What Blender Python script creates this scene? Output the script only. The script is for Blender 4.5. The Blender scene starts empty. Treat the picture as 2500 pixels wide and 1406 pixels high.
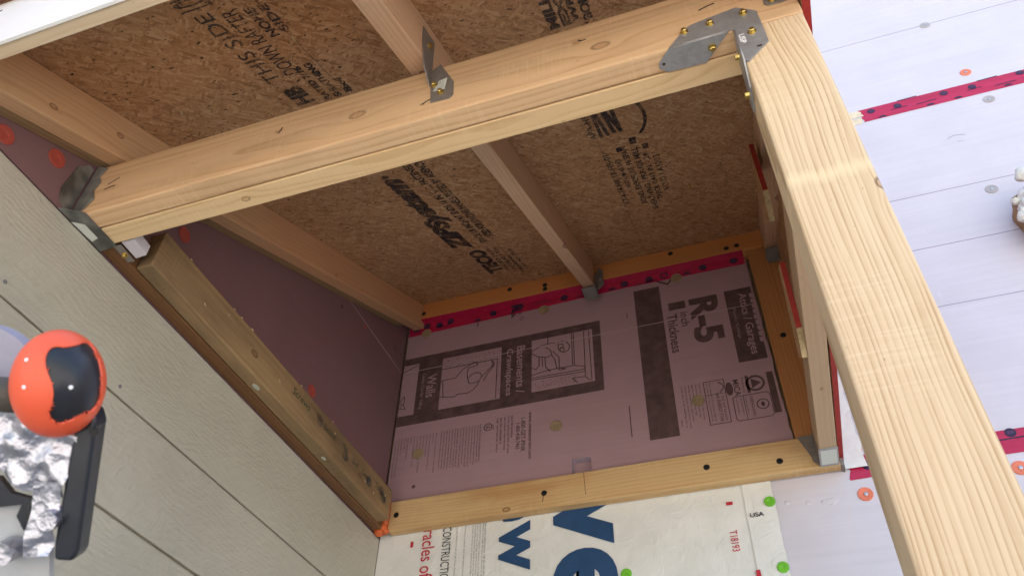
import bpy, bmesh, math, random
from mathutils import Matrix, Vector
random.seed(7)
SC = bpy.context.scene
C = SC.collection
# ------------------------------------------------------------------ camera, sky, sun, exposure
# metres; the origin is at the photographer's eye, X runs along the house wall, Y towards the house, Z up
GROUND = -1.55
cam = bpy.data.cameras.new('camera'); camo = bpy.data.objects.new('camera', cam); C.objects.link(camo)
cam.sensor_width = 36.0; cam.lens = 36.0 * 1978.6 / 2500.0; cam.clip_start = 0.02; cam.clip_end = 500
camo.matrix_world = Matrix(((0.9462047, 0.2082956, 0.2476078, 0), (0.3229159, -0.6564686, -0.6817435, 0),
                            (0.0205426, 0.7250254, -0.6884157, 0), (0, 0, 0, 1)))
cam.dof.use_dof = True; cam.dof.focus_distance = 1.7; cam.dof.aperture_fstop = 18.0
SC.camera = camo
SUN_EL, SUN_AZ = math.radians(61), math.radians(18)
w = bpy.data.worlds.new('World'); SC.world = w; w.use_nodes = True
wn = w.node_tree; bg = wn.nodes['Background']
sky = wn.nodes.new('ShaderNodeTexSky'); sky.sky_type = 'NISHITA'; sky.sun_disc = False
sky.sun_elevation = SUN_EL; sky.sun_rotation = SUN_AZ; sky.air_density = 1.0; sky.dust_density = 2.0; sky.ozone_density = 1.0
wn.links.new(sky.outputs[0], bg.inputs[0]); bg.inputs[1].default_value = 0.13
sl = bpy.data.lights.new('sun', 'SUN'); sl.energy = 5.0; sl.angle = math.radians(0.5); sl.color = (1.0, 0.95, 0.88)
so = bpy.data.objects.new('sun', sl); C.objects.link(so)
sd = Vector((math.sin(SUN_AZ) * math.cos(SUN_EL), math.cos(SUN_AZ) * math.cos(SUN_EL), math.sin(SUN_EL)))
so.rotation_euler = sd.to_track_quat('Z', 'Y').to_euler(); so.location = (2, 8, 9)
SC.view_settings.view_transform = 'Standard'; SC.view_settings.look = 'None'
SC.view_settings.gamma = 1.0; SC.view_settings.use_curve_mapping = False
SC.view_settings.exposure = 1.8
SC.cycles.max_bounces = 8; SC.cycles.diffuse_bounces = 5; SC.cycles.use_denoising = True

# ------------------------------------------------------------------ node helpers
def new_mat(name):
    m = bpy.data.materials.new(name); m.use_nodes = True
    return m, m.node_tree, m.node_tree.nodes['Principled BSDF']
def N(nt, t, ins=None, **attrs):
    n = nt.nodes.new(t)
    for k, v in attrs.items(): setattr(n, k, v)
    for k, v in (ins or {}).items():
        s = n.inputs[k]
        if isinstance(v, bpy.types.NodeSocket): nt.links.new(v, s)
        else: s.default_value = v
    return n
def M_(nt, op, a, b=None, c=None):
    d = {0: a}
    if b is not None: d[1] = b
    if c is not None: d[2] = c
    return N(nt, 'ShaderNodeMath', d, operation=op).outputs[0]
def mixc(nt, f, a, b, bt='MIX'):
    return N(nt, 'ShaderNodeMix', {0: f, 6: a, 7: b}, data_type='RGBA', blend_type=bt).outputs[2]
def c4(c): return (c[0], c[1], c[2], 1.0)
def ramp(nt, f, stops):
    r = N(nt, 'ShaderNodeValToRGB', {0: f}); e = r.color_ramp.elements
    while len(e) < len(stops): e.new(0.5)
    for i, (p, c) in enumerate(stops):
        e[i].position = p; e[i].color = c4(c) if isinstance(c, tuple) else (c, c, c, 1)
    return r.outputs[0]
def coord(nt): return N(nt, 'ShaderNodeTexCoord').outputs['Object']
def vscale(nt, v, s, off=(0, 0, 0), rot=(0, 0, 0)):
    return N(nt, 'ShaderNodeMapping', {0: v, 1: off, 2: rot, 3: s}).outputs[0]
def noise(nt, v, scale, detail=3, rough=0.55, dist=0.0):
    return N(nt, 'ShaderNodeTexNoise', {'Vector': v, 'Scale': scale, 'Detail': detail, 'Roughness': rough, 'Distortion': dist}).outputs[0]
def bump(nt, b, h, dist=0.001, strength=0.5):
    n = N(nt, 'ShaderNodeBump', {'Height': h, 'Distance': dist, 'Strength': strength}); nt.links.new(n.outputs[0], b.inputs['Normal'])
def link(nt, a, b): nt.links.new(a, b)

def wood(name, light, dark, ring=150, pith=(0.03, -0.05), knots=(), seed=0.0, contrast=1.0, relief=0.35, rough=0.62, dirt=0.25, dirtc=(0.16, 0.11, 0.07), red=0.0, wob=0.022, saw=0.0, smears=(), dlo=0.5, dhi=0.85):
    """sawn softwood: growth rings round a pith that runs along local X, knots that bend the rings"""
    m, nt, b = new_mat(name); P = coord(nt)
    off = (seed * 3.1, seed * 1.7, seed * 2.3)
    w1 = noise(nt, vscale(nt, P, (1.6, 5, 5), off), 1.0, 2, 0.5)
    w2 = noise(nt, vscale(nt, P, (6, 26, 26), off), 1.0, 2, 0.5)
    sx = N(nt, 'ShaderNodeSeparateXYZ', {0: P})
    y = M_(nt, 'ADD', sx.outputs[1], pith[0]); z = M_(nt, 'ADD', sx.outputs[2], pith[1])
    r = M_(nt, 'SQRT', M_(nt, 'ADD', M_(nt, 'MULTIPLY', y, y), M_(nt, 'MULTIPLY', z, z)))
    r = M_(nt, 'ADD', r, M_(nt, 'MULTIPLY', M_(nt, 'SUBTRACT', w1, 0.5), wob * 2))
    r = M_(nt, 'ADD', r, M_(nt, 'MULTIPLY', M_(nt, 'SUBTRACT', w2, 0.5), 0.004))
    core = edge = None
    for (kx, ky, kz, kr, amp) in knots:
        amp_only = kr < 0; kr = abs(kr)
        dv = N(nt, 'ShaderNodeVectorMath', {0: P, 1: (kx, ky, kz)}, operation='SUBTRACT').outputs[0]
        dv = N(nt, 'ShaderNodeVectorMath', {0: dv, 1: (0.62, 1.0, 1.0)}, operation='MULTIPLY').outputs[0]
        d = N(nt, 'ShaderNodeVectorMath', {0: dv}, operation='LENGTH').outputs[1]
        q = M_(nt, 'DIVIDE', d, kr)
        g = M_(nt, 'EXPONENT', M_(nt, 'MULTIPLY', M_(nt, 'MULTIPLY', q, q), -0.16))
        r = M_(nt, 'ADD', r, M_(nt, 'MULTIPLY', g, amp))
        if amp_only: continue
        cc = N(nt, 'ShaderNodeMapRange', {0: M_(nt, 'ADD', q, M_(nt, 'MULTIPLY', w2, 0.5)), 1: 1.3, 2: 0.9}).outputs[0]
        ee = M_(nt, 'SUBTRACT', cc, N(nt, 'ShaderNodeMapRange', {0: q, 1: 0.80, 2: 0.55}).outputs[0])
        core = cc if core is None else M_(nt, 'MAXIMUM', core, cc)
        edge = ee if edge is None else M_(nt, 'MAXIMUM', edge, ee)
    irr = N(nt, 'ShaderNodeTexNoise', {'W': M_(nt, 'MULTIPLY', r, ring * 0.42), 'Scale': 1.0, 'Detail': 2.0}, noise_dimensions='1D').outputs[0]
    t = M_(nt, 'FRACT', M_(nt, 'ADD', M_(nt, 'MULTIPLY', r, ring), M_(nt, 'MULTIPLY', irr, 2.2)))
    late = N(nt, 'ShaderNodeValToRGB', {0: t}); e = late.color_ramp.elements
    e[0].position = 0.0; e[0].color = (0, 0, 0, 1); e[1].position = 1.0; e[1].color = (0.1, 0.1, 0.1, 1)
    for p, v in ((0.40, 0.10), (0.66, 0.42), (0.88, 1.0), (0.94, 0.9)):
        q = e.new(p); q.color = (v, v, v, 1)
    fade = noise(nt, vscale(nt, P, (7, 70, 70), (off[2], off[0], off[1])), 1.0, 3, 0.6)
    late = M_(nt, 'MULTIPLY', late.outputs[0], N(nt, 'ShaderNodeMapRange', {0: fade, 1: 0.28, 2: 0.62, 3: 0.25, 4: 1.0}).outputs[0])
    fib = noise(nt, vscale(nt, P, (9, 420, 420), off), 1.0, 3, 0.6)
    blot = noise(nt, vscale(nt, P, (2.2, 9, 9), off), 1.0, 4, 0.6)
    f = M_(nt, 'MULTIPLY', M_(nt, 'ADD', M_(nt, 'MULTIPLY', late, 0.72), M_(nt, 'MULTIPLY', fib, 0.42)), contrast)
    col = mixc(nt, f, c4(light), c4(dark))
    col = mixc(nt, M_(nt, 'MULTIPLY', N(nt, 'ShaderNodeMapRange', {0: blot, 1: dlo, 2: dhi}).outputs[0], dirt), col, c4(dirtc))
    warm = noise(nt, vscale(nt, P, (1.1, 6, 6), (off[1], off[2], off[0])), 1.0, 2, 0.5)
    col = mixc(nt, M_(nt, 'MULTIPLY', N(nt, 'ShaderNodeMapRange', {0: warm, 1: 0.42, 2: 0.72}).outputs[0], 0.18 + red), col, (dark[0] * 1.15, dark[1] * 0.78, dark[2] * 0.6, 1))
    if core is not None:
        col = mixc(nt, M_(nt, 'MULTIPLY', core, 0.45), col, (dark[0] * 0.75, dark[1] * 0.6, dark[2] * 0.5, 1))
        col = mixc(nt, M_(nt, 'MULTIPLY', edge, 0.85), col, (0.05, 0.025, 0.012, 1))
    if saw:   # pale scuffs left across the grain by the saw and handling
        sc_ = noise(nt, vscale(nt, P, (230, 14, 14), off), 1.0, 3, 0.6); area = noise(nt, vscale(nt, P, (5, 9, 9), (off[1], 2, 5)), 1.0, 3, 0.5)
        sf_ = M_(nt, 'MULTIPLY', N(nt, 'ShaderNodeMapRange', {0: sc_, 1: 0.50, 2: 0.66}).outputs[0], N(nt, 'ShaderNodeMapRange', {0: area, 1: 0.46, 2: 0.62}).outputs[0])
        col = mixc(nt, M_(nt, 'MULTIPLY', sf_, saw), col, (light[0] * 1.06, light[1] * 1.08, light[2] * 1.12, 1))
        for sx0, sx1 in smears:
            bd = M_(nt, 'MULTIPLY', N(nt, 'ShaderNodeMapRange', {0: M_(nt, 'ADD', sx.outputs[0], M_(nt, 'MULTIPLY', fade, 0.03)), 1: sx0, 2: sx0 + 0.012}).outputs[0], N(nt, 'ShaderNodeMapRange', {0: M_(nt, 'ADD', sx.outputs[0], M_(nt, 'MULTIPLY', fade, 0.03)), 1: sx1, 2: sx1 - 0.012}).outputs[0])
            col = mixc(nt, M_(nt, 'MULTIPLY', bd, 0.6), col, (light[0] * 1.02, light[1] * 1.02, light[2] * 0.98, 1))
    # fine pits and scratches
    pit = noise(nt, vscale(nt, P, (60, 300, 300), off), 1.0, 2, 0.7)
    col = mixc(nt, N(nt, 'ShaderNodeMapRange', {0: pit, 1: 0.70, 2: 0.80}).outputs[0], col, (dark[0] * 0.45, dark[1] * 0.4, dark[2] * 0.4, 1))
    link(nt, col, b.inputs['Base Color']); b.inputs['Roughness'].default_value = rough; b.inputs['Specular IOR Level'].default_value = 0.25
    hgt = M_(nt, 'ADD', M_(nt, 'MULTIPLY', late, -0.6), M_(nt, 'MULTIPLY', fib, 0.7)) if relief > 0.5 else fib
    bump(nt, b, hgt, 0.0009, relief)
    return m

def osb_mat():
    m, nt, b = new_mat('oriented_strand_board'); P = coord(nt)
    warp = N(nt, 'ShaderNodeTexNoise', {'Vector': P, 'Scale': 35.0, 'Detail': 2.0}).outputs[1]
    P2 = mixc(nt, 0.012, P, warp, 'ADD')
    val = None
    for i, (a, sx, sy) in enumerate(((0.12, 36, 150), (1.35, 52, 205), (-0.6, 33, 130), (0.75, 60, 235), (2.2, 45, 180))):
        R = vscale(nt, vscale(nt, P2, (1, 1, 1), (0.3 * i, 0.17 * i, 0), (0, 0, a)), (sx, sy, 60))
        v = N(nt, 'ShaderNodeTexVoronoi', {'Vector': R, 'Scale': 1.0}, feature='F1')
        sep = N(nt, 'ShaderNodeSeparateColor', {0: v.outputs[1]})
        x = M_(nt, 'ADD', M_(nt, 'MULTIPLY', sep.outputs[0], 0.8), M_(nt, 'MULTIPLY', v.outputs[0], 0.22))
        if val is None: val = x
        else:
            sel = N(nt, 'ShaderNodeMapRange', {0: sep.outputs[1], 1: 0.60, 2: 0.66}).outputs[0]
            val = N(nt, 'ShaderNodeMix', {0: sel, 2: val, 3: x}, data_type='FLOAT').outputs[0]
    fine = noise(nt, vscale(nt, P2, (140, 420, 100), (0, 0, 0), (0, 0, 0.4)), 1.0, 3, 0.65)
    big = noise(nt, P, 3.2, 3, 0.5)
    v2 = M_(nt, 'ADD', M_(nt, 'MULTIPLY', val, 0.62), M_(nt, 'MULTIPLY', fine, 0.42))
    v2 = M_(nt, 'ADD', v2, M_(nt, 'MULTIPLY', M_(nt, 'SUBTRACT', big, 0.5), 0.35))
    col = ramp(nt, v2, [(0.14, (0.23, 0.106, 0.045)), (0.40, (0.40, 0.215, 0.100)), (0.64, (0.49, 0.285, 0.145)), (0.90, (0.63, 0.44, 0.265))])
    sp = noise(nt, vscale(nt, P, (70, 150, 50), (3, 1, 0), (0, 0, 0.5)), 1.0, 2, 0.5)
    col = mixc(nt, N(nt, 'ShaderNodeMapRange', {0: sp, 1: 0.675, 2: 0.72}).outputs[0], col, (0.03, 0.017, 0.01, 1))
    sp2 = noise(nt, vscale(nt, P, (26, 170, 50), (7, 4, 0), (0, 0, -0.5)), 1.0, 2, 0.5)
    col = mixc(nt, M_(nt, 'MULTIPLY', N(nt, 'ShaderNodeMapRange', {0: sp2, 1: 0.69, 2: 0.73}).outputs[0], 0.7), col, (0.56, 0.42, 0.27, 1))
    link(nt, col, b.inputs['Base Color']); b.inputs['Roughness'].default_value = 0.6; b.inputs['Specular IOR Level'].default_value = 0.3
    bump(nt, b, fine, 0.002, 0.6)
    return m

def foam_mat(name, base, streak=0.05, rough=0.42):
    m, nt, b = new_mat(name); P = coord(nt)
    a = noise(nt, vscale(nt, P, (3, 3, 90)), 1.0, 3, 0.6); c = noise(nt, P, 7.0, 4, 0.55)
    sc_ = noise(nt, vscale(nt, P, (60, 60, 9), (1, 2, 3), (0, 0.5, 0)), 1.0, 4, 0.65)
    v = M_(nt, 'ADD', M_(nt, 'MULTIPLY', a, 0.5), M_(nt, 'MULTIPLY', c, 0.5))
    v = M_(nt, 'ADD', v, M_(nt, 'MULTIPLY', N(nt, 'ShaderNodeMapRange', {0: sc_, 1: 0.68, 2: 0.76}).outputs[0], 0.35))
    lo = tuple(x * (1 - streak * 1.6) for x in base); hi = tuple(min(1, x * (1 + streak)) for x in base)
    link(nt, ramp(nt, v, [(0.3, lo), (0.7, hi)]), b.inputs['Base Color'])
    b.inputs['Roughness'].default_value = rough; b.inputs['Specular IOR Level'].default_value = 0.35
    bump(nt, b, M_(nt, 'ADD', M_(nt, 'MULTIPLY', noise(nt, P, 4.0, 3, 0.5), 14.0), M_(nt, 'ADD', noise(nt, P, 600, 2, 0.5), M_(nt, 'MULTIPLY', a, 0.8))), 0.0005, 0.4)
    return m

def plain(name, col, rough=0.5, metal=0.0, var=0.12, vs=30.0, bumpd=0.0, spec=0.4):
    m, nt, b = new_mat(name); P = coord(nt); n = noise(nt, P, vs, 4, 0.6)
    link(nt, ramp(nt, n, [(0.25, tuple(x * (1 - var) for x in col)), (0.75, tuple(min(1, x * (1 + var)) for x in col))]), b.inputs['Base Color'])
    b.inputs['Roughness'].default_value = rough; b.inputs['Metallic'].default_value = metal; b.inputs['Specular IOR Level'].default_value = spec
    if bumpd: bump(nt, b, n, bumpd, 0.5)
    return m

def ink_mat(name, col, wear=0.45, sc=420.0):
    """stencil ink that lets the board show through where it did not take"""
    m, nt, b = new_mat(name); P = coord(nt)
    n = noise(nt, vscale(nt, P, (1, 2.2, 1)), sc, 3, 0.6); n2 = noise(nt, P, 28.0, 3, 0.6)
    a = N(nt, 'ShaderNodeMapRange', {0: M_(nt, 'ADD', n, M_(nt, 'MULTIPLY', n2, 0.45)), 1: 0.46 + 0.30 * wear, 2: 0.40 + 0.30 * wear + 0.16, 3: 0.0, 4: 0.93}).outputs[0]
    b.inputs['Base Color'].default_value = c4(col); b.inputs['Roughness'].default_value = 0.6
    link(nt, a, b.inputs['Alpha'])
    return m

def siding_mat():
    m, nt, b = new_mat('painted_fibre_cement'); P = coord(nt)
    n = noise(nt, vscale(nt, P, (4, 4, 4)), 1.0, 4, 0.6)
    link(nt, ramp(nt, n, [(0.3, (0.412, 0.390, 0.322)), (0.7, (0.472, 0.450, 0.375))]), b.inputs['Base Color'])
    b.inputs['Roughness'].default_value = 0.42; b.inputs['Specular IOR Level'].default_value = 0.4
    wp = N(nt, 'ShaderNodeTexNoise', {'Vector': vscale(nt, P, (3, 3, 5)), 'Scale': 1.0, 'Detail': 3.0}).outputs[1]
    Q = mixc(nt, 0.16, P, wp, 'ADD')
    g = N(nt, 'ShaderNodeTexWave', {'Vector': vscale(nt, Q, (0.25, 0.25, 1)), 'Scale': 26.0, 'Distortion': 4.0, 'Detail': 3.0, 'Detail Scale': 2.0}, bands_direction='Z').outputs[1]
    f = noise(nt, vscale(nt, P, (30, 30, 300)), 1.0, 3, 0.6); k = noise(nt, vscale(nt, P, (90, 22, 30), (0, 0, 0), (0.9, 0, 0)), 1.0, 3, 0.6)
    k2 = noise(nt, vscale(nt, vscale(nt, Q, (1, 1, 1), (0, 0, 0), (-0.75, 0, 0)), (20, 13, 85)), 1.0, 3, 0.6)
    bump(nt, b, M_(nt, 'ADD', M_(nt, 'ADD', M_(nt, 'MULTIPLY', g, 0.16), M_(nt, 'MULTIPLY', f, 0.30)), M_(nt, 'ADD', M_(nt, 'MULTIPLY', k, 1.2), M_(nt, 'MULTIPLY', k2, 1.3))), 0.0045, 0.50)
    return m

def wrap_mat():
    m, nt, b = new_mat('white_house_wrap'); P = coord(nt)
    n = noise(nt, P, 9.0, 4, 0.6)
    link(nt, ramp(nt, n, [(0.3, (0.70, 0.71, 0.66)), (0.7, (0.80, 0.80, 0.76))]), b.inputs['Base Color'])
    b.inputs['Roughness'].default_value = 0.5
    v = noise(nt, P, 16.0, 4, 0.62, 0.6); v2 = noise(nt, P, 170.0, 2, 0.5)
    bump(nt, b, M_(nt, 'ADD', v, M_(nt, 'MULTIPLY', v2, 0.06)), 0.010, 0.6)
    return m

def tape_mat():
    m, nt, b = new_mat('red_sheathing_tape'); P = coord(nt); n = noise(nt, vscale(nt, P, (5, 5, 40)), 1.0, 3, 0.6)
    link(nt, ramp(nt, n, [(0.3, (0.40, 0.012, 0.05)), (0.7, (0.50, 0.02, 0.075))]), b.inputs['Base Color'])
    b.inputs['Roughness'].default_value = 0.22; bump(nt, b, noise(nt, vscale(nt, P, (14, 14, 50)), 1.0, 4, 0.6), 0.004, 0.5)
    return m

def galv_mat(name, col=(0.50, 0.51, 0.52), rough=0.38, metal=1.0):
    m, nt, b = new_mat(name); P = coord(nt)
    v = N(nt, 'ShaderNodeTexVoronoi', {'Vector': P, 'Scale': 160.0}).outputs[1]; s = N(nt, 'ShaderNodeSeparateColor', {0: v}).outputs[0]
    n = noise(nt, P, 25.0, 3, 0.6)
    link(nt, ramp(nt, M_(nt, 'ADD', M_(nt, 'MULTIPLY', s, 0.3), M_(nt, 'MULTIPLY', n, 0.7)), [(0.2, tuple(x * 0.75 for x in col)), (0.8, col)]), b.inputs['Base Color'])
    b.inputs['Metallic'].default_value = metal
    link(nt, M_(nt, 'ADD', M_(nt, 'MULTIPLY', n, 0.2), rough - 0.1), b.inputs['Roughness'])
    return m

def overspray_mat():
    m, nt, b = new_mat('galvanised_with_paint_overspray'); P = coord(nt)
    n = noise(nt, P, 16.0, 2, 0.5)
    f = N(nt, 'ShaderNodeMapRange', {0: n, 1: 0.42, 2: 0.72}).outputs[0]
    link(nt, mixc(nt, f, (0.13, 0.135, 0.13, 1), (0.42, 0.42, 0.38, 1)), b.inputs['Base Color'])
    link(nt, M_(nt, 'SUBTRACT', 0.7, M_(nt, 'MULTIPLY', f, 0.5)), b.inputs['Metallic']); b.inputs['Roughness'].default_value = 0.45
    return m

def ground_mat():
    m, nt, b = new_mat('dry_gravelly_soil'); P = coord(nt)
    n = noise(nt, P, 1.3, 6, 0.65); s = noise(nt, P, 60.0, 3, 0.6)
    link(nt, ramp(nt, M_(nt, 'ADD', M_(nt, 'MULTIPLY', n, 0.6), M_(nt, 'MULTIPLY', s, 0.4)), [(0.3, (0.36, 0.335, 0.30)), (0.7, (0.50, 0.47, 0.42))]), b.inputs['Base Color'])
    b.inputs['Roughness'].default_value = 0.9; bump(nt, b, s, 0.01, 0.6)
    return m

def foil_mat():
    m, nt, b = new_mat('crumpled_aluminium_foil'); P = coord(nt)
    b.inputs['Base Color'].default_value = (0.50, 0.50, 0.55, 1); b.inputs['Metallic'].default_value = 1.0; b.inputs['Roughness'].default_value = 0.40
    W = N(nt, 'ShaderNodeTexNoise', {'Vector': P, 'Scale': 160.0, 'Detail': 2.0}).outputs[1]
    v = N(nt, 'ShaderNodeTexVoronoi', {'Vector': mixc(nt, 0.006, P, W, 'ADD'), 'Scale': 75.0}, feature='F1').outputs[0]
    bump(nt, b, M_(nt, 'ADD', v, M_(nt, 'MULTIPLY', noise(nt, P, 260.0, 3, 0.6), 0.25)), 0.0045, 0.65)
    return m

M = {}
M['osb'] = osb_mat(); M['siding'] = siding_mat(); M['wrap'] = wrap_mat(); M['tape'] = tape_mat(); M['ground'] = ground_mat()
M['foam'] = foam_mat('lavender_foam', (0.62, 0.59, 0.635)); M['foam_in'] = foam_mat('nook_shade_foam', (0.405, 0.265, 0.285)); M['foam_left'] = foam_mat('left_shade_foam', (0.21, 0.118, 0.125))  # one foam product; nook and left copies darkened to paint in the shade
M['foamcut'] = plain('cut_foam_edge', (0.44, 0.36, 0.42), 0.9, 0, 0.15, 160, 0.003)
M['score'] = plain('foam_score_line', (0.30, 0.27, 0.38), 0.7); M['score_light'] = plain('foam_crease', (0.50, 0.36, 0.38), 0.5)
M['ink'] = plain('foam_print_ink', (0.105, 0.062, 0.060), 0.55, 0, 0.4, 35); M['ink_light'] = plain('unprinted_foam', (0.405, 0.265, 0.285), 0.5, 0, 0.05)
M['stencil'] = ink_mat('osb_stencil_ink', (0.024, 0.018, 0.020), 0.50); M['stencil_thin'] = ink_mat('osb_worn_stencil_ink', (0.04, 0.032, 0.034), 0.52, 300)
M['navy'] = plain('navy_wrap_print', (0.020, 0.068, 0.165), 0.5, 0, 0.15); M['redprint'] = plain('red_wrap_print', (0.50, 0.03, 0.05), 0.5); M['blackprint'] = plain('black_wrap_print', (0.03, 0.03, 0.035), 0.5)
M['greyprint'] = plain('grey_small_print', (0.16, 0.16, 0.17), 0.6)
M['dot'] = plain('tape_dot_ink', (0.035, 0.02, 0.05), 0.3); M['dotword'] = plain('tape_dot_word', (0.16, 0.06, 0.13), 0.4)
M['galv'] = galv_mat('galvanised_steel', (0.40, 0.40, 0.41), 0.42, 0.45); M['galv_dull'] = galv_mat('dull_galvanised_steel', (0.27, 0.245, 0.22), 0.5, 0.3); M['overspray'] = overspray_mat()
M['brass'] = plain('yellow_zinc_screw', (0.62, 0.47, 0.16), 0.28, 1.0, 0.15); M['black_screw'] = plain('black_screw', (0.012, 0.012, 0.013), 0.45); M['steel'] = plain('bright_nail', (0.6, 0.6, 0.6), 0.35, 1.0)
M['sticker'] = plain('paper_sticker', (0.62, 0.66, 0.60), 0.6, 0, 0.08, 200)
M['washer_o'] = plain('orange_washer', (0.72, 0.20, 0.11), 0.4); M['washer_r'] = plain('red_washer', (0.40, 0.075, 0.055), 0.4); M['washer_g'] = plain('grey_washer', (0.40, 0.37, 0.36), 0.45); M['washer_t'] = plain('tan_washer', (0.31, 0.225, 0.13), 0.5); M['green'] = plain('green_cap', (0.16, 0.50, 0.035), 0.4)
M['redpaint'] = plain('red_edge_paint', (0.34, 0.028, 0.02), 0.6, 0, 0.2, 80, 0.0006); M['osbcut'] = plain('cut_strand_edge', (0.46, 0.35, 0.19), 0.8, 0, 0.35, 130, 0.001)
M['white'] = plain('white_fascia_paint', (0.84, 0.84, 0.82), 0.45, 0, 0.02, 40, 0.0003); M['drip'] = plain('brown_drip_edge', (0.17, 0.11, 0.08), 0.4, 0.2)
M['orange_foam'] = plain('orange_sealant', (0.62, 0.13, 0.035), 0.45, 0, 0.25, 60, 0.003); M['spray'] = plain('white_spray_foam', (0.66, 0.65, 0.58), 0.55, 0, 0.15, 90, 0.003)
M['orange'] = plain('orange_plastic', (0.74, 0.105, 0.045), 0.42, 0, 0.06); M['blackp'] = plain('black_plastic', (0.018, 0.020, 0.026), 0.28, 0, 0.2, 60, 0.0002); M['rod'] = plain('grey_rod', (0.09, 0.085, 0.07), 0.5); M['lav'] = plain('lavender_disc', (0.30, 0.29, 0.36), 0.5); M['plate'] = plain('grey_plate', (0.36, 0.37, 0.38), 0.5)
M['foil'] = foil_mat(); M['spec'] = plain('white_spot', (0.85, 0.85, 0.85), 0.3)
M['mark'] = plain('marker_ink', (0.035, 0.05, 0.02), 0.6); M['paintspot'] = plain('pale_paint_spot', (0.42, 0.43, 0.35), 0.6); M['smudge'] = ink_mat('pencil_smudge', (0.03, 0.04, 0.05), 0.7, 900)
M['sap'] = plain('dark_check', (0.05, 0.028, 0.014), 0.7)

# ------------------------------------------------------------------ object helpers
MW = {}
def reg(o, Mx=None, parent=None):
    Mx = Mx or Matrix.Identity(4); MW[o.name] = Mx; C.objects.link(o)
    if parent is not None:
        o.parent = parent; o.matrix_basis = MW[parent.name].inverted() @ Mx
    else: o.matrix_basis = Mx
    return o
def tag(o, label, cat, group=None, kind=None):
    o['label'] = label
    if cat: o['category'] = cat
    if group: o['group'] = group
    if kind: o['kind'] = kind
    return o
def empty(name, loc, label=None, cat=None, group=None):
    e = bpy.data.objects.new(name, None); e.empty_display_size = 0.05; reg(e, Matrix.Translation(loc))
    if label: tag(e, label, cat, group)
    return e
def mesh_obj(name, verts, faces, mat, parent=None, Mx=None, smooth=False):
    me = bpy.data.meshes.new(name); me.from_pydata([tuple(v) for v in verts], [], faces); me.update()
    for m in (mat if isinstance(mat, (list, tuple)) else [mat]): me.materials.append(m)
    if smooth:
        for p in me.polygons: p.use_smooth = True
    o = bpy.data.objects.new(name, me); return reg(o, Mx, parent)
def bm_obj(name, bm, mat, parent=None, Mx=None, smooth=False):
    me = bpy.data.meshes.new(name); bm.normal_update(); bm.to_mesh(me); bm.free()
    for m in (mat if isinstance(mat, (list, tuple)) else [mat]): me.materials.append(m)
    if smooth:
        for p in me.polygons: p.use_smooth = True
    o = bpy.data.objects.new(name, me); return reg(o, Mx, parent)
ROT = {'X': Matrix.Identity(3), 'Y': Matrix(((0, -1, 0), (1, 0, 0), (0, 0, 1))), 'Z': Matrix(((0, 0, -1), (0, 1, 0), (1, 0, 0)))}
def board(name, x, y, z, mat, parent=None, axis='X', bev=0.0022, extra=None, cuts=10, warp=0.0):
    """a sawn board: box with eased edges, its length along local X so that the grain runs along it"""
    cx, cy, cz = (x[0] + x[1]) / 2, (y[0] + y[1]) / 2, (z[0] + z[1]) / 2
    d = (abs(x[1] - x[0]), abs(y[1] - y[0]), abs(z[1] - z[0]))
    l = {'X': (d[0], d[1], d[2]), 'Y': (d[1], d[0], d[2]), 'Z': (d[2], d[1], d[0])}[axis]
    bm = bmesh.new(); bmesh.ops.create_cube(bm, size=1.0)
    for v in bm.verts: v.co = Vector((v.co.x * l[0], v.co.y * l[1], v.co.z * l[2]))
    if bev: bmesh.ops.bevel(bm, geom=list(bm.edges), offset=bev, segments=3, profile=0.5, affect='EDGES')
    Mx = Matrix.Translation((cx, cy, cz)) @ ROT[axis].to_4x4()
    if extra is not None: Mx = extra @ Mx
    return bm_obj(name, bm, mat, parent, Mx)
def prism(name, pts, lo, hi, plane, mat, parent=None, bev=0.0, side=None, jig=0.0):
    """extrude a 2-D outline; plane 'XZ' runs lo..hi along Y, 'YZ' along X, 'XY' along Z; side: material of the rim"""
    bm = bmesh.new()
    def P(a, b, c): return {'XZ': (a, c, b), 'YZ': (c, a, b), 'XY': (a, b, c)}[plane]
    A = [bm.verts.new(P(a, b, lo)) for a, b in pts]; B = [bm.verts.new(P(a, b, hi)) for a, b in pts]
    fs = [bm.faces.new(A), bm.faces.new(B[::-1])]; n = len(pts); rim = []
    for i in range(n): rim.append(bm.faces.new((A[i], B[i], B[(i + 1) % n], A[(i + 1) % n])))
    if isinstance(side, dict):
        for i, f in enumerate(rim): f.material_index = side.get(i, 0)
    elif side is not None:
        for f in rim: f.material_index = 1
    bmesh.ops.recalc_face_normals(bm, faces=list(bm.faces))
    if bev: bmesh.ops.bevel(bm, geom=list(bm.edges), offset=bev, segments=2, profile=0.5, affect='EDGES')
    return bm_obj(name, bm, mat, parent)
def jagged(a, b, n, amp):
    out = []
    for i in range(n + 1):
        t = i / n; p = [a[0] + (b[0] - a[0]) * t, a[1] + (b[1] - a[1]) * t]
        if 0 < i < n: p[0] += random.uniform(-amp, amp); p[1] += random.uniform(-amp, amp)
        out.append(tuple(p))
    return out
def orient(loc, nrm, up=(0, 0, 1)):
    z = Vector(nrm).normalized(); u = Vector(up)
    if abs(z.dot(u)) > 0.98: u = Vector((1, 0, 0))
    x = u.cross(z).normalized(); y = z.cross(x)
    m = Matrix((x, y, z)).transposed().to_4x4(); m.translation = Vector(loc); return m
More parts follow.
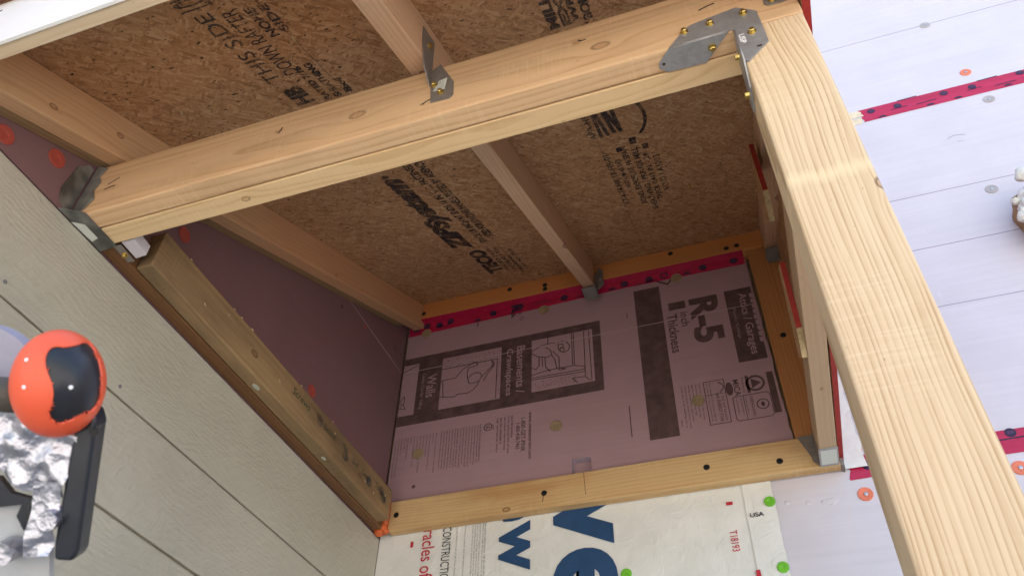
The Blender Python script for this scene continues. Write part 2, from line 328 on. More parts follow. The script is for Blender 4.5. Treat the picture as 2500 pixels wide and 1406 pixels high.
def lathe_mesh(name, prof, mat, seg=20):
    vs, fs = [], []
    for r, h in prof:
        for k in range(seg): vs.append((r * math.cos(2 * math.pi * k / seg), r * math.sin(2 * math.pi * k / seg), h))
    for i in range(len(prof) - 1):
        for k in range(seg):
            a = i * seg + k; b2 = i * seg + (k + 1) % seg; fs.append((a, b2, b2 + seg, a + seg))
    fs.append(tuple(range((len(prof) - 1) * seg, len(prof) * seg)))
    me = bpy.data.meshes.new(name); me.from_pydata(vs, [], fs); me.materials.append(mat); me.update(); return me
def inst(name, me, loc, nrm, parent, spin=0.0, sc=1.0):
    o = bpy.data.objects.new(name, me); return reg(o, orient(loc, nrm) @ Matrix.Rotation(spin, 4, 'Z') @ Matrix.Scale(sc, 4), parent)
# fasteners
SCREW_BLACK = lathe_mesh('black_screw_head', [(0.0082, -0.001), (0.0082, 0.0006), (0.0066, 0.0017), (0.0030, 0.0019), (0.0022, 0.0004)], M['black_screw'])
def hexhead():
    bm = bmesh.new()
    def ring(r, h, n, a0=0.0): return [bm.verts.new((r * math.cos(a0 + 2 * math.pi * k / n), r * math.sin(a0 + 2 * math.pi * k / n), h)) for k in range(n)]
    A = ring(0.0058, 0.0, 18); B = ring(0.0056, 0.0014, 18); bm.faces.new(B)
    for k in range(18): bm.faces.new((A[k], A[(k + 1) % 18], B[(k + 1) % 18], B[k]))
    c = ring(0.0044, 0.0012, 6); d = ring(0.0043, 0.0052, 6); e = ring(0.0034, 0.0060, 6); g = ring(0.0018, 0.0058, 6); h = ring(0.0014, 0.0042, 6)
    for p, q in ((c, d), (d, e), (e, g), (g, h)):
        for k in range(6): bm.faces.new((p[k], p[(k + 1) % 6], q[(k + 1) % 6], q[k]))
    bm.faces.new(h); me = bpy.data.meshes.new('hex_screw_head'); bm.to_mesh(me); bm.free(); me.materials.append(M['brass']); return me
SCREW_HEX = hexhead()
def washer_mesh(mat, r=0.0175):
    return lathe_mesh('cap_washer', [(r, -0.0005), (r, 0.0012), (r * 0.93, 0.0020), (r * 0.42, 0.0014), (r * 0.32, 0.0006), (r * 0.26, 0.0006), (0.001, 0.0004)], mat, 28)
NAILHEAD = lathe_mesh('nail_head', [(0.0046, 0.0004), (0.0046, 0.0022), (0.0036, 0.0028), (0.0005, 0.0029)], M['steel'], 14)
NAILTAN = lathe_mesh('sunk_nail_head', [(0.0046, 0.0004), (0.0046, 0.0018), (0.0036, 0.0024), (0.0005, 0.0025)], M['washer_t'], 14)
WASH = {k: washer_mesh(M['washer_' + k]) for k in 'orgt'}; CAP = lathe_mesh('green_cap_nail', [(0.0135, -0.0004), (0.0135, 0.0010), (0.0125, 0.0022), (0.006, 0.0026), (0.004, 0.0016), (0.0005, 0.0016)], M['green'], 24)
def washer(kind, loc, nrm, parent, nail=None):
    o = inst('cap_washer', WASH[kind], loc, nrm, parent, random.uniform(0, 6))
    return o
# flat print
def text_geo(txt, shear=0.0, bold=0.0):
    cu = bpy.data.curves.new('t', 'FONT'); cu.body = txt; cu.size = 1.0; cu.shear = shear; cu.offset = bold; cu.resolution_u = 6 if len(txt) < 12 else 3
    o = bpy.data.objects.new('t', cu); C.objects.link(o)
    me = bpy.data.meshes.new_from_object(o.evaluated_get(bpy.context.evaluated_depsgraph_get()))
    vs = [tuple(v.co) for v in me.vertices]; fs = [tuple(p.vertices) for p in me.polygons]
    bpy.data.objects.remove(o); bpy.data.curves.remove(cu); bpy.data.meshes.remove(me)
    return vs, fs
class Print:
    """flat lettering and shapes laid on a plane: origin O, baseline U, up V; the sheet stands eps proud of the surface"""
    def __init__(s, O, U, V, eps=0.0008):
        s.O, s.U, s.V = Vector(O), Vector(U).normalized(), Vector(V).normalized(); s.n = s.U.cross(s.V); s.eps = eps; s.vs = []; s.fs = []
    def pt(s, u, v, k=1.0): return s.O + s.U * u + s.V * v + s.n * s.eps * k
    def text(s, txt, u0, u1, v0, v1, shear=0.0, bold=0.0, k=1.0):
        vs, fs = text_geo(txt, shear, bold)
        if not vs: return
        xs = [v[0] for v in vs]; ys = [v[1] for v in vs]; a, b, c, d = min(xs), max(xs), min(ys), max(ys); n = len(s.vs)
        for v in vs: s.vs.append(s.pt(u0 + (v[0] - a) / (b - a) * (u1 - u0), v0 + (v[1] - c) / max(d - c, 1e-6) * (v1 - v0), k))
        s.fs += [tuple(i + n for i in f) for f in fs]
    def poly(s, pts, k=1.0):
        n = len(s.vs); s.vs += [s.pt(a, b, k) for a, b in pts]; s.fs.append(tuple(range(n, n + len(pts))))
    def rect(s, u0, u1, v0, v1, k=1.0): s.poly([(u0, v0), (u1, v0), (u1, v1), (u0, v1)], k)
    def line(s, pts, w, k=1.0):
        for (a, b), (c, d) in zip(pts, pts[1:]):
            L = math.hypot(c - a, d - b)
            if L < 1e-6: continue
            ex, ey = (c - a) / L * w * 0.4, (d - b) / L * w * 0.4; px, py = -(d - b) / L * w / 2, (c - a) / L * w / 2
            s.poly([(a - ex + px, b - ey + py), (c + ex + px, d + ey + py), (c + ex - px, d + ey - py), (a - ex - px, b - ey - py)], k)
            k += 0.02
    def ring(s, u, v, r, w, n=24, k=1.0):
        for i in range(n):
            a, b = 2 * math.pi * i / n, 2 * math.pi * (i + 1) / n
            s.poly([(u + r * math.cos(a), v + r * math.sin(a)), (u + r * math.cos(b), v + r * math.sin(b)), (u + (r - w) * math.cos(b), v + (r - w) * math.sin(b)), (u + (r - w) * math.cos(a), v + (r - w) * math.sin(a))], k)
    def disc(s, u, v, r, ry=None, n=20, k=1.0): s.poly([(u + r * math.cos(2 * math.pi * i / n), v + (ry or r) * math.sin(2 * math.pi * i / n)) for i in range(n)], k)
    def done(s, name, mat, parent, stuff=True):
        o = mesh_obj(name, s.vs, s.fs, mat, parent)
        if stuff: o['kind'] = 'stuff'
        return o

# ------------------------------------------------------------------ ground and walls
YW, XL, SL = 1.888, -1.0555, 0.49
g = mesh_obj('ground', [(-150, -150, GROUND), (150, -150, GROUND), (150, 150, GROUND), (-150, 150, GROUND)], [(0, 1, 2, 3)], M['ground'])
tag(g, 'dry gravelly soil in front of the house', None, None, 'structure')

# back wall of the house: studs and sheathing behind, lavender boards on it to the right of the little roof
hw = empty('house_wall', (1.2, 2.0, GROUND), 'bright lavender foam sheathed house wall at the right, behind the post', 'wall')
M['core'] = plain('wall_sheathing', (0.36, 0.25, 0.14), 0.8)
prism('wall_core', [(-4.5, GROUND), (5.5, GROUND), (5.5, 3.4), (-4.5, 3.4)], 1.9135, 2.15, 'XZ', M['core'], hw)
fb1 = prism('foam_board', [(-0.02, 0.2), (5.0, 0.2), (5.0, 1.0545), (-0.02, 1.0545)], YW, 1.913, 'XZ', M['foam'], hw, 0.0008)
fb2 = prism('foam_board', [(0.197, 1.0555), (5.0, 1.0555), (5.0, 2.3525), (0.197, 2.3525)], YW, 1.913, 'XZ', M['foam'], hw, 0.0008)
fb3 = prism('foam_board', [(0.197, 2.3535), (5.0, 2.3535), (5.0, 3.38), (0.197, 3.38)], YW, 1.913, 'XZ', M['foam'], hw, 0.0008)
for zz, fb in ((2.784, fb3), (1.918, fb2), (1.702, fb2), (1.486, fb2), (2.135, fb2), (0.62, fb1)):
    if zz != 2.135: board('score_line', (0.2, 4.9), (YW - 0.0006, YW + 0.004), (zz - 0.0009, zz + 0.0009), M['score'], fb, 'X', 0)
for k, x, z, fb in (('g', 0.899, 2.780, fb3), ('o', 0.925, 2.448, fb3), ('g', 0.939, 2.282, fb2), ('g', 0.804, 1.878, fb2), ('o', 0.214, 0.979, fb1), ('o', 0.549, 0.991, fb1), ('o', 0.219, 1.100, fb2)):
    washer(k, (x, YW - 0.0005, z), (0, -1, 0), fb); inst('nail_head', NAILHEAD, (x + 0.001, YW - 0.0009, z), (0, -1, 0), fb)
sc = Print((0, YW, 0), (1, 0, 0), (0, 0, 1)); sc.line([(0.795 + 0.03 * math.cos(a), 2.128 + 0.02 * math.sin(a)) for a in (2.6, 2.2, 1.8, 1.4, 1.0, 0.6)], 0.0022); sc.line([(0.79, 2.118), (0.806, 2.112)], 0.0016)
sc.done('scratch_mark', M['score'], fb2)
bmd = bmesh.new()
for x, z, r in ((0.085, 0.977, 0.008), (0.120, 0.975, 0.007), (0.131, 0.974, 0.009), (0.143, 0.976, 0.010), (0.036, 0.985, 0.007), (0.139, 0.968, 0.006)):
    bmesh.ops.create_uvsphere(bmd, u_segments=12, v_segments=8, radius=1, matrix=Matrix.Translation((x, YW, z)) @ Matrix.Diagonal((r, 0.0010, r * 0.8, 1)))
bm_obj('foam_dimple', bmd, M['foam'], fb1, None, True)['kind'] = 'stuff'

# seam tapes
def dots(t, x0, z0, spots, r=0.0125, word='ZIP'):
    p = Print((0, t, 0), (1, 0, 0), (0, 0, 1), 0.0007); q = Print((0, t, 0), (1, 0, 0), (0, 0, 1), 0.0012)
    for x, z, cut in spots:
        if cut: p.poly([(x + r * math.cos(a), z + r * 0.75 * math.sin(a)) for a in [math.pi * i / 12 for i in range(13)]])
        else:
            p.disc(x, z, r, r * 0.95); q.text(word, x - r * 0.65, x + r * 0.65, z - r * 0.25, z + r * 0.25, 0, 0.02)
    return p, q
TP = YW - 0.0012
def tape(name, outline, y, label, spots, dashes, word='ZIP'):
    o = prism('seam_tape', outline, y, y + 0.0006, 'XZ', M['tape']); tag(o, label, 'tape', 'red seam tapes on the foam boards')
    p, q = dots(y, 0, 0, spots, word=word)
    for a, b2, z in dashes: p.line([(a, z), (b2, z + 0.002)], 0.0035)
    p.done('printed_dots', M['dot'], o)
    if q.vs: q.done('printed_lettering', M['dotword'], o)
    return o
t1 = tape('a', jagged((0.562, 2.386), (0.566, 2.319), 7, 0.004) + [(3.2, 2.323), (3.2, 2.391)], TP, 'long red tape strip with dark dots across the wall at upper right',
     [(0.600, 2.367, 0), (0.683, 2.361, 0), (0.830, 2.366, 0), (0.916, 2.363, 0), (1.064, 2.375, 0), (0.626, 2.321, 1), (0.777, 2.322, 1), (0.862, 2.323, 1), (1.013, 2.325, 1), (1.15, 2.37, 0)],
     [(0.69, 0.75, 2.386), (0.74, 0.80, 2.345), (0.94, 1.0, 2.386), (0.90, 0.94, 2.350), (0.98, 1.04, 2.340), (0.66, 0.71, 2.348)])
tb = Print((0, TP, 0), (1, 0, 0), (0, 0, 1), 0.0003)
t2 = tape('b', [(0.40, 1.029), (3.0, 1.030), (3.0, 1.092), (0.40, 1.091)], TP, 'glossy red tape strip at the right edge low on the wall', [(0.562, 1.082, 0), (0.70, 1.08, 0)], [(0.53, 0.60, 1.066), (0.66, 0.7, 1.05)])
t3 = tape('c', jagged((0.200, 1.081), (0.192, 1.019), 9, 0.004) + [(0.262, 1.021), (0.262, 1.083)], TP, 'short torn scrap of red tape beside the joist end', [(0.238, 1.052, 0)], [(0.200, 0.222, 1.068)])
# bare torn backing where the long tape peeled away
pe = empty('peeled_tape_backing', (0.53, YW, 2.35), 'bare cream strip where the long red tape tore off beside the post', 'tape backing')
pr = prism('backing_strip', [(0.40, 2.316)] + jagged((0.560, 2.316), (0.566, 2.345), 5, 0.005) + [(0.40, 2.343)], TP + 0.0001, TP + 0.0007, 'XZ', plain('cream_backing', (0.72, 0.62, 0.44), 0.6, 0, 0.2, 50), pe)
prism('backing_strip', [(0.40, 2.349)] + jagged((0.572, 2.351), (0.560, 2.385), 5, 0.006) + [(0.40, 2.383)], TP - 0.0004, TP + 0.0003, 'XZ', pr.data.materials[0], pe)

# house wrap below the lower ledger
hwr = empty('house_wrap', (-0.5, 1.885, 0.2), 'white house wrap printed with navy and red lettering, below the lower ledger', 'house wrap')
def sheet(name, x0, x1, z0, z1, y, nx, nz, amp, mat, parent, edge=0.0):
    vs, fs = [], []
    from mathutils import noise as mn
    for j in range(nz + 1):
        for i in range(nx + 1):
            x = x0 + (x1 - x0) * i / nx; z = z0 + (z1 - z0) * j / nz
            if edge and i == nx: x += edge * mn.noise(Vector((0, 0, z * 30)))
            d = amp * (mn.noise(Vector((x * 7, 3.1, z * 7))) + 0.5 * mn.noise(Vector((x * 19, 9.1, z * 15))))
            vs.append((x, y + d, z))
    for j in range(nz):
        for i in range(nx): a = j * (nx + 1) + i; fs.append((a, a + 1, a + nx + 2, a + nx + 1))
    return mesh_obj(name, vs, fs, mat, parent, None, True)
sheet('wrap_sheet', -1.0550, -0.045, 0.2, 1.0755, 1.8835, 60, 44, 0.0012, M['wrap'], hwr)
sheet('lap_strip', -0.062, 0.008, 0.2, 1.0755, 1.8805, 8, 44, 0.0010, M['wrap'], hwr, 0.004)
PW = dict(O=(0, 1.8812, 0), U=(0, 0, -1), V=(1, 0, 0))
p = Print(**PW)   # u = -z, v = x
p.text('e', -1.146, -1.037, -0.700, -0.613, 0, 0.03); p.text('w', -1.034, -0.897, -0.700, -0.613, 0, 0.03); p.done('navy_lettering', M['navy'], hwr)
p = Print(**PW); p.text('v', -1.106, -0.938, -0.550, -0.392, 0, 0.035); p.text('e', -0.936, -0.775, -0.554, -0.388, 0, 0.035); p.done('navy_lettering', M['navy'], hwr)
p = Print(**PW); p.text('racles of', -1.047, -0.912, -0.922, -0.884, 0, 0.004)
p.rect(-1.0195, -1.003, -0.957, -0.949); p.rect(-1.005, -0.996, -0.106, -0.090); p.rect(-0.825, -0.805, -0.066, -0.056, 6)
p.text('T18193', -0.930, -0.877, -0.110, -0.092, 0, 0.006); p.done('red_lettering', M['redprint'], hwr)
p = Print(**PW); p.text('CONSTRUCTION', -1.048, -0.885, -0.863, -0.838, 0, 0.0)
p2 = Print((0, 1.8782, 0), (1, 0, 0), (0, 0, 1)); p2.text('USA', -0.055, -0.022, 0.955, 0.966, 0, 0.02); p2.done('black_lettering', M['blackprint'], hwr)
p.done('black_lettering', M['blackprint'], hwr)
p = Print(**PW)
for v, ln in ((-0.824, 'system. Meets ICC-ES AC38 Water Resistive Barrier'), (-0.800, 'Building Contents: see instructions for installation'), (-0.778, 'limited warranty and technical details apply here'), (-0.771, 'WARNING keep this material away from flame and'), (-0.764, 'other sources of high heat it will melt at 275 F'), (-0.757, 'IMPORTANT slippery underfoot do not walk on it'), (-0.748, 'fasten and seal all laps as shown in the guide'), (-0.741, 'for more information call or visit the website')):
    p.text(ln, -1.043, -0.86 + random.uniform(-0.02, 0.0), v, v + 0.0048)
p.done('small_print', M['greyprint'], hwr)
for x, z, y in ((-0.003, 0.990, 1.8790), (-0.005, 0.825, 1.8790), (-0.368, 0.856, 1.8822)): inst('cap_nail', CAP, (x, y, z), (0, -1, 0), hwr, random.uniform(0, 6))

# left side wall: planks of fibre cement siding below, foam above
sw = empty('siding_wall', (-1.2, 0.8, GROUND), 'grey beige fibre cement plank siding wall at lower left', 'wall')
prism('wall_core', [(-0.35, GROUND), (1.9, GROUND), (1.9, 2.6), (-0.35, 2.6)], -1.40, XL - 0.030, 'YZ', M['core'], sw)
zt = [1.044, 0.8340, 0.6485, 0.448, 0.248, 0.048, -0.152, -0.352, -0.552, -0.752, -0.952, -1.152, -1.352, GROUND + 0.02]
for i in range(len(zt) - 1):
    a, b2 = zt[i + 1] + 0.0026, zt[i] - 0.0026
    prism('plank', [(-0.36, a), (1.8825, a), (1.8825, b2), (-0.36, b2)], XL - 0.0072, XL + (0.0012 if i % 2 else 0.0), 'YZ', M['siding'], sw, 0.0022)
prism('backer_sheet', [(-0.355, GROUND), (1.8768, GROUND), (1.8768, 1.039), (-0.355, 1.039)], XL - 0.029, XL - 0.0075, 'YZ', plain('groove_paint', (0.38, 0.345, 0.265), 0.7), sw)
for y, z in ((0.874, 0.853), (0.598, 0.858)): inst('nail_head', lathe_mesh('siding_nail', [(0.0036, -0.0005), (0.0034, 0.0006), (0.0005, 0.0008)], M['greyprint'], 12), (XL + 0.0005, y, z), (1, 0, 0), sw)
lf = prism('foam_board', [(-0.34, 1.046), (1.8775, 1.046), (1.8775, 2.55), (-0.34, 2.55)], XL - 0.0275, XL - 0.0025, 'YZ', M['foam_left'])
tag(lf, 'shade darkened mauve foam board on the left side wall, between rafter and cleat', 'foam board', 'foam boards lining the nook')
XF = XL - 0.0025
for y, z in ((0.470, 1.074), (0.561, 1.124), (0.872, 1.248), (1.427, 1.232)):
    washer('r', (XF + 0.0003, y, z), (1, 0, 0), lf)
board('crease_line', (XF - 0.002, XF + 0.0005), (1.452, 1.8765), (1.6165, 1.6185), M['score_light'], lf, 'Y', 0)
inst('chalk_spot', lathe_mesh('chalk_spot', [(0.007, -0.0004), (0.0068, 0.0004), (0.0005, 0.0004)], M['washer_r'], 12), (XF + 0.0002, 1.614, 1.603), (1, 0, 0), lf)
sp = Print((XF, 0, 0), (0, 1, 0), (0, 0, 1)); sp.disc(1.475, 1.565, 0.006, 0.009); sp.text('MA', 1.80, 1.825, 1.66, 1.68); sp.done('dark_mark', M['ink'], lf)

# ------------------------------------------------------------------ printed foam board at the back of the nook
F_ = 1.880
out = [(-1.0530, 1.815)] + [(0.079, 1.815)] + jagged((0.080, 1.80), (0.086, 1.152), 44, 0.0022) + jagged((0.08, 1.1465), (-0.4395, 1.1480), 34, 0.0016) \
    + [(-0.4405, 1.195), (-0.494, 1.197), (-0.4955, 1.148)] + jagged((-0.50, 1.1485), (-1.0530, 1.1500), 30, 0.0012)
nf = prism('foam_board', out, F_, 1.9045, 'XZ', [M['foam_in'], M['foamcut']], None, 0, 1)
tag(nf, 'shade darkened mauve printed foam board marked R-5 at the back of the nook', 'foam board', 'foam boards lining the nook')
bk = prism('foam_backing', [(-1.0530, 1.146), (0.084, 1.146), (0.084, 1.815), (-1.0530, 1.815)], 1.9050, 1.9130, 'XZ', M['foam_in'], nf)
FP = dict(O=(0, F_, 0), U=(0, 0, -1), V=(1, 0, 0))
p = Print(**FP, eps=0.0006)
p.rect(-1.764, -1.214, -0.274, -0.193)                       # dark band
p.text('R-5', -1.684, -1.510, -0.112, -0.026, 0, 0.045)
p.text('1', -1.685, -1.655, -0.173, -0.122, 0, 0.03); p.text('inch', -1.640, -1.585, -0.142, -0.118, 0, 0.012); p.text('Thickness', -1.640, -1.492, -0.182, -0.152, 0, 0.016)
p.rect(-1.687, -1.416, -0.004, 0.0745); p.rect(-1.369, -1.236, 0.0590, 0.0765)
# picture panel frame
p.rect(-1.674, -1.646, -1.052, -0.389); p.rect(-1.446, -1.408, -1.052, -0.389)
for a, b2 in ((-0.415, -0.389), (-0.712, -0.611), (-0.998, -0.914)): p.rect(-1.646, -1.446, a, b2)
DRAW = [[(-916, 1602), (-725, 1602), (-726, 1451)], [(-910, 1557), (-864, 1558), (-839, 1589), (-810, 1602), (-806, 1607), (-794, 1606), (-791, 1593), (-805, 1589), (-822, 1588), (-825, 1572), (-824, 1552), (-816, 1524), (-797, 1524), (-783, 1528), (-775, 1546), (-781, 1558), (-793, 1563), (-808, 1560), (-821, 1547)], [(-776, 1541), (-758, 1561), (-739, 1581), (-744, 1597), (-735, 1592), (-736, 1576), (-743, 1577)], [(-769, 1525), (-756, 1551), (-739, 1573)], [(-783, 1528), (-789, 1513), (-800, 1499), (-820, 1489), (-853, 1492), (-862, 1485), (-885, 1487), (-912, 1494)], [(-912, 1557), (-907, 1546), (-902, 1491)], [(-481, 1644), (-481, 1521)], [(-475, 1643), (-475, 1519)], [(-442, 1643), (-443, 1470)], [(-426, 1641), (-424, 1452)], [(-558, 1646), (-558, 1623)], [(-610, 1602), (-581, 1619), (-549, 1621), (-525, 1618), (-509, 1620), (-496, 1613), (-488, 1596), (-493, 1580), (-507, 1575), (-518, 1581), (-524, 1593), (-525, 1618)], [(-520, 1609), (-510, 1609), (-508, 1596), (-518, 1596)], [(-505, 1584), (-508, 1579), (-514, 1579), (-519, 1584), (-519, 1591), (-514, 1594), (-508, 1591), (-505, 1584)], [(-610, 1593), (-591, 1578), (-562, 1568), (-546, 1574), (-550, 1594), (-565, 1608)], [(-542, 1587), (-523, 1559), (-523, 1523), (-516, 1515), (-502, 1511), (-520, 1509), (-531, 1520), (-536, 1552), (-546, 1574)], [(-587, 1574), (-587, 1541), (-597, 1529), (-610, 1537)], [(-577, 1572), (-576, 1536)], [(-568, 1569), (-566, 1531), (-551, 1513), (-562, 1518)], [(-610, 1509), (-562, 1518), (-477, 1517), (-444, 1507), (-444, 1496), (-609, 1499)], [(-610, 1492), (-442, 1487)], [(-468, 1452), (-483, 1470), (-443, 1468), (-429, 1452)], [(-1050, 1502), (-1038, 1522), (-1034, 1507), (-1038, 1494), (-1029, 1471), (-1049, 1477), (-1040, 1490), (-1050, 1497)], [(-1050, 1620), (-1001, 1640)]]
for i, pl in enumerate(DRAW): p.line([(-z / 1000, x / 1000) for x, z in pl], 0.0030, 1.0 + 0.03 * i)
for _ in range(150):
    x, z = random.uniform(-0.910, -0.716), random.uniform(1.606, 1.638); p.rect(-z, -z + 0.0018, x, x + 0.0018)
for _ in range(130):
    x, z = random.uniform(-0.605, -0.47), random.uniform(1.454, 1.484); p.rect(-z, -z + 0.0018, x, x + 0.0018)
for _ in range(45):
    x, z = random.uniform(-0.722, -0.7135), random.uniform(1.45, 1.60); p.rect(-z, -z + 0.0016, x, x + 0.0016)
# small print blocks
p.text('www.owenscorning.com', -1.377, -1.219, -0.623, -0.609, 0, 0.02); p.text('1-800-GET-PINK', -1.361, -1.246, -0.643, -0.629, 0, 0.012); p.text('1-800-438-7465', -1.345, -1.257, -0.658, -0.646, 0, 0.012)
WORDS = 'type extruded polystyrene board foam insulation combustible protect from high heat sources consult local building codes for thermal barrier requirements use with care during installation and see label for limits of use keep away from open flame store flat'.split()
def filler(n):
    s = ''
    while len(s) < n: s += random.choice(WORDS) + ' '
    return s[:n]
for i, (u1) in enumerate((-1.258, -1.285, -1.262, -1.25, -1.30)): p.text(filler(24), -1.375, u1, -0.720 + i * 0.0115, -0.720 + i * 0.0115 + 0.0078, 0, 0.01)
p.ring(-1.350, -0.746, 0.0135, 0.0028); p.text('UL', -1.357, -1.343, -0.752, -0.740, 0, 0.03); p.text('LISTED', -1.356, -1.338, -0.732, -0.727)
for i in range(15): p.text(filler(38), -1.364, -1.236 + random.uniform(-0.004, 0.012), -0.898 + i * 0.0090, -0.898 + i * 0.0090 + 0.0062, 0, 0.008)
for i, u1 in enumerate((-1.228, -1.232, -1.31, -1.315, -1.29, -1.34, -1.26, -1.32, -1.235, -1.30, -1.285, -1.24, -1.33, -1.225)): p.text(filler(max(8, int((1.362 + u1) * 270))), -1.362, u1, -1.048 + i * 0.0103, -1.048 + i * 0.0103 + 0.0056, 0, 0.006)
for i, u1 in enumerate((-1.235, -1.232, -1.25, -1.27, -1.26, -1.25)): p.text(filler(30), -1.370, u1, -0.174 + i * 0.0098, -0.174 + i * 0.0098 + 0.0058, 0, 0.006)
# emblem boxes
def frame(u0, u1, v0, v1, w): p.line([(u0, v0), (u1, v0), (u1, v1), (u0, v1), (u0, v0)], w)
frame(-1.371, -1.231, -0.110, -0.055, 0.0022); p.text('Seal and Insulate', -1.318, -1.238, -0.068, -0.060); p.text('with ENERGY STAR', -1.330, -1.236, -0.082, -0.072, 0, 0.012)
for i in range(2): p.text(filler(34), -1.366, -1.240, -0.105 + i * 0.009, -0.099 + i * 0.009)
p.line([(-1.326, -0.108), (-1.326, -0.056)], 0.0018)
p.line([(-1.364 + 0.034 * t, -0.070 + 0.012 * math.sin(t * 3.1)) for t in [i / 10 for i in range(11)]], 0.003)
p.line([(-1.303, -0.040), (-1.236, -0.040), (-1.229, -0.034), (-1.229, 0.050), (-1.236, 0.057), (-1.299, 0.057), (-1.306, 0.050), (-1.306, -0.034), (-1.303, -0.040)], 0.0022); p.line([(-1.304, -0.012), (-1.231, -0.012)], 0.0016)
p.ring(-1.270, 0.034, 0.0165, 0.003); p.disc(-1.270, 0.034, 0.008, 0.005, 10); p.text('GREENGUARD', -1.302, -1.236, 0.004, 0.012, 0, 0.006)
for i in range(3): p.text(filler(20), -1.300, -1.246, -0.034 + i * 0.012, -0.028 + i * 0.012)
p.ring(-1.340, 0.026, 0.026, 0.0065, 28); p.poly([(-1.356, 0.016), (-1.324, 0.016), (-1.340, 0.042)]); p.rect(-1.368, -1.312, 0.002, 0.010); p.text('Manufacturing', -1.366, -1.315, -0.010, -0.003)
p.text('MICA', -1.362, -1.308, -0.032, -0.016, 0, 0.02); p.disc(-1.335, -0.044, 0.022, 0.010); p.text('F00000', -1.262, -1.240, -0.186, -0.181)
p.line([(-1.335, -0.322), (-1.235, -0.322)], 0.003); p.poly([(-1.197, -0.968), (-1.190, -0.961), (-1.183, -0.968), (-1.190, -0.975)])
p.text('R', -1.815, -1.757, -0.682, -0.640, 0, 0.05); p.ring(-1.750, -0.646, 0.007, 0.002); p.text('bs', -1.785, -1.755, -0.803, -0.794, 0, 0.02); p.line([(-1.68, -0.302), (-1.66, -0.302)], 0.0025)
p.line([(-1.785, -0.195), (-1.765, -0.165), (-1.80, -0.135)], 0.007, 2.2)
p.done('printed_lettering', M['ink'], nf)
p = Print(**FP, eps=0.0022)
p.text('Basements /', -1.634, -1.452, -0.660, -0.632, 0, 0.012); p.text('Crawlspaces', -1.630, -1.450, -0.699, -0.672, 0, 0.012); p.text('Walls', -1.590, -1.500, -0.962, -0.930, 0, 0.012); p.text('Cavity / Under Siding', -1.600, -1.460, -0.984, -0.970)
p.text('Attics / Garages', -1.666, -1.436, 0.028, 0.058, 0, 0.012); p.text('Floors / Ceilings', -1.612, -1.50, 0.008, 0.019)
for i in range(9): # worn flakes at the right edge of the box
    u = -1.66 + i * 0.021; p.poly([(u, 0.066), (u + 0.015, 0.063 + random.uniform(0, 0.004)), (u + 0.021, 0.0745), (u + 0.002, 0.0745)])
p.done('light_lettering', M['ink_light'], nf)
board('crease_line', (-1.05, 0.075), (F_ - 0.0024, F_ - 0.0018), (1.6155, 1.6170), M['score_light'], nf, 'X', 0)
for x, z in ((-0.536, 1.312), (-0.964, 1.298), (-0.131, 1.314), (-0.570, 1.767), (-0.985, 1.771), (-0.135, 1.782)):
    washer('t', (x, F_ - 0.0022, z), (0, -1, 0), nf); inst('nail_head', NAILTAN, (x, F_ - 0.0026, z), (0, -1, 0), nf)
t4 = tape('d', [(-1.050, 1.769), (-0.60, 1.7775), (-0.30, 1.7865), (0.077, 1.7815), (0.077, 1.8145), (-1.050, 1.8145)], F_ - 0.0024, 'dark red tape strip under the upper ledger inside the nook',
          [(-1.022, 1.796, 0), (-0.985, 1.802, 0), (-0.94, 1.796, 0), (-0.899, 1.802, 0), (-0.745, 1.797, 0), (-0.50, 1.799, 0), (-0.40, 1.796, 0), (-0.30, 1.803, 0), (-0.22, 1.80, 0), (-0.05, 1.802, 0), (0.045, 1.802, 0), (-0.80, 1.778, 1), (-0.34, 1.789, 1), (-0.10, 1.789, 1)],
          [(-0.60, -0.55, 1.800), (-0.94, -0.90, 1.785), (-0.46, -0.43, 1.79), (-0.26, -0.20, 1.790)])
prism('tape_fold', [(-1.050, 1.8505), (0.077, 1.8505), (0.077, 1.8780), (-1.050, 1.8780)], 1.8146, 1.8153, 'XY', M['tape'], t4)
p = Print((0, F_ - 0.0036, 0), (0, 0, -1), (1, 0, 0)); p.text('R', -1.812, -1.772, -0.682, -0.640, 0, 0.05); p.ring(-1.803, -0.172, 0.013, 0.005); p.done('show_through_letter', M['dot'], t4)

# ------------------------------------------------------------------ framing lumber
WL = dict(light=(0.60, 0.41, 0.225), dark=(0.38, 0.215, 0.095))
W_ledger_low = wood('ledger_pine', (0.66, 0.47, 0.24), (0.46, 0.25, 0.085), 95, (0.02, 0.09), [(0.55, -0.018, -0.022, 0.010, 0.004), (0.28, 0.0, -0.035, 0.006, 0.003), (-0.25, -0.018, -0.032, 0.008, 0.004)], 1.3, 0.65, 0.2, 0.6, 0.95, (0.38, 0.17, 0.045), saw=0.5)
W_ledger_up = wood('ledger_fir', (0.62, 0.27, 0.085), (0.48, 0.175, 0.05), 120, (0.03, 0.07), [], 2.1, 0.8, 0.2)
ll = board('ledger_board', (-1.017, 0.176), (1.850, 1.8795), (1.044, 1.133), W_ledger_low); tag(ll, 'yellow lower ledger board fixed across the wall above the house wrap', 'ledger', 'ledger boards on the house wall')
pn = Print((0, 1.850, 0), (1, 0, 0), (0, 0, 1), 0.0004); pn.line([(-0.455, 1.131), (-0.452, 1.066)], 0.0012); pn.line([(-0.567, 1.082), (-0.569, 1.064)], 0.0020); pn.done('pencil_mark', M['sap'], ll)
for x, z in ((-0.996, 1.090), (-0.565, 1.088), (-0.136, 1.091), (0.041, 1.077)): inst('screw', SCREW_BLACK, (x, 1.8502, z), (0, -1, 0), ll)
prism('end_flashing', [(0.1765, 1.046), (0.1845, 1.042), (0.1845, 1.082), (0.1765, 1.076)], 1.852, 1.886, 'XZ', M['galv_dull'], ll)
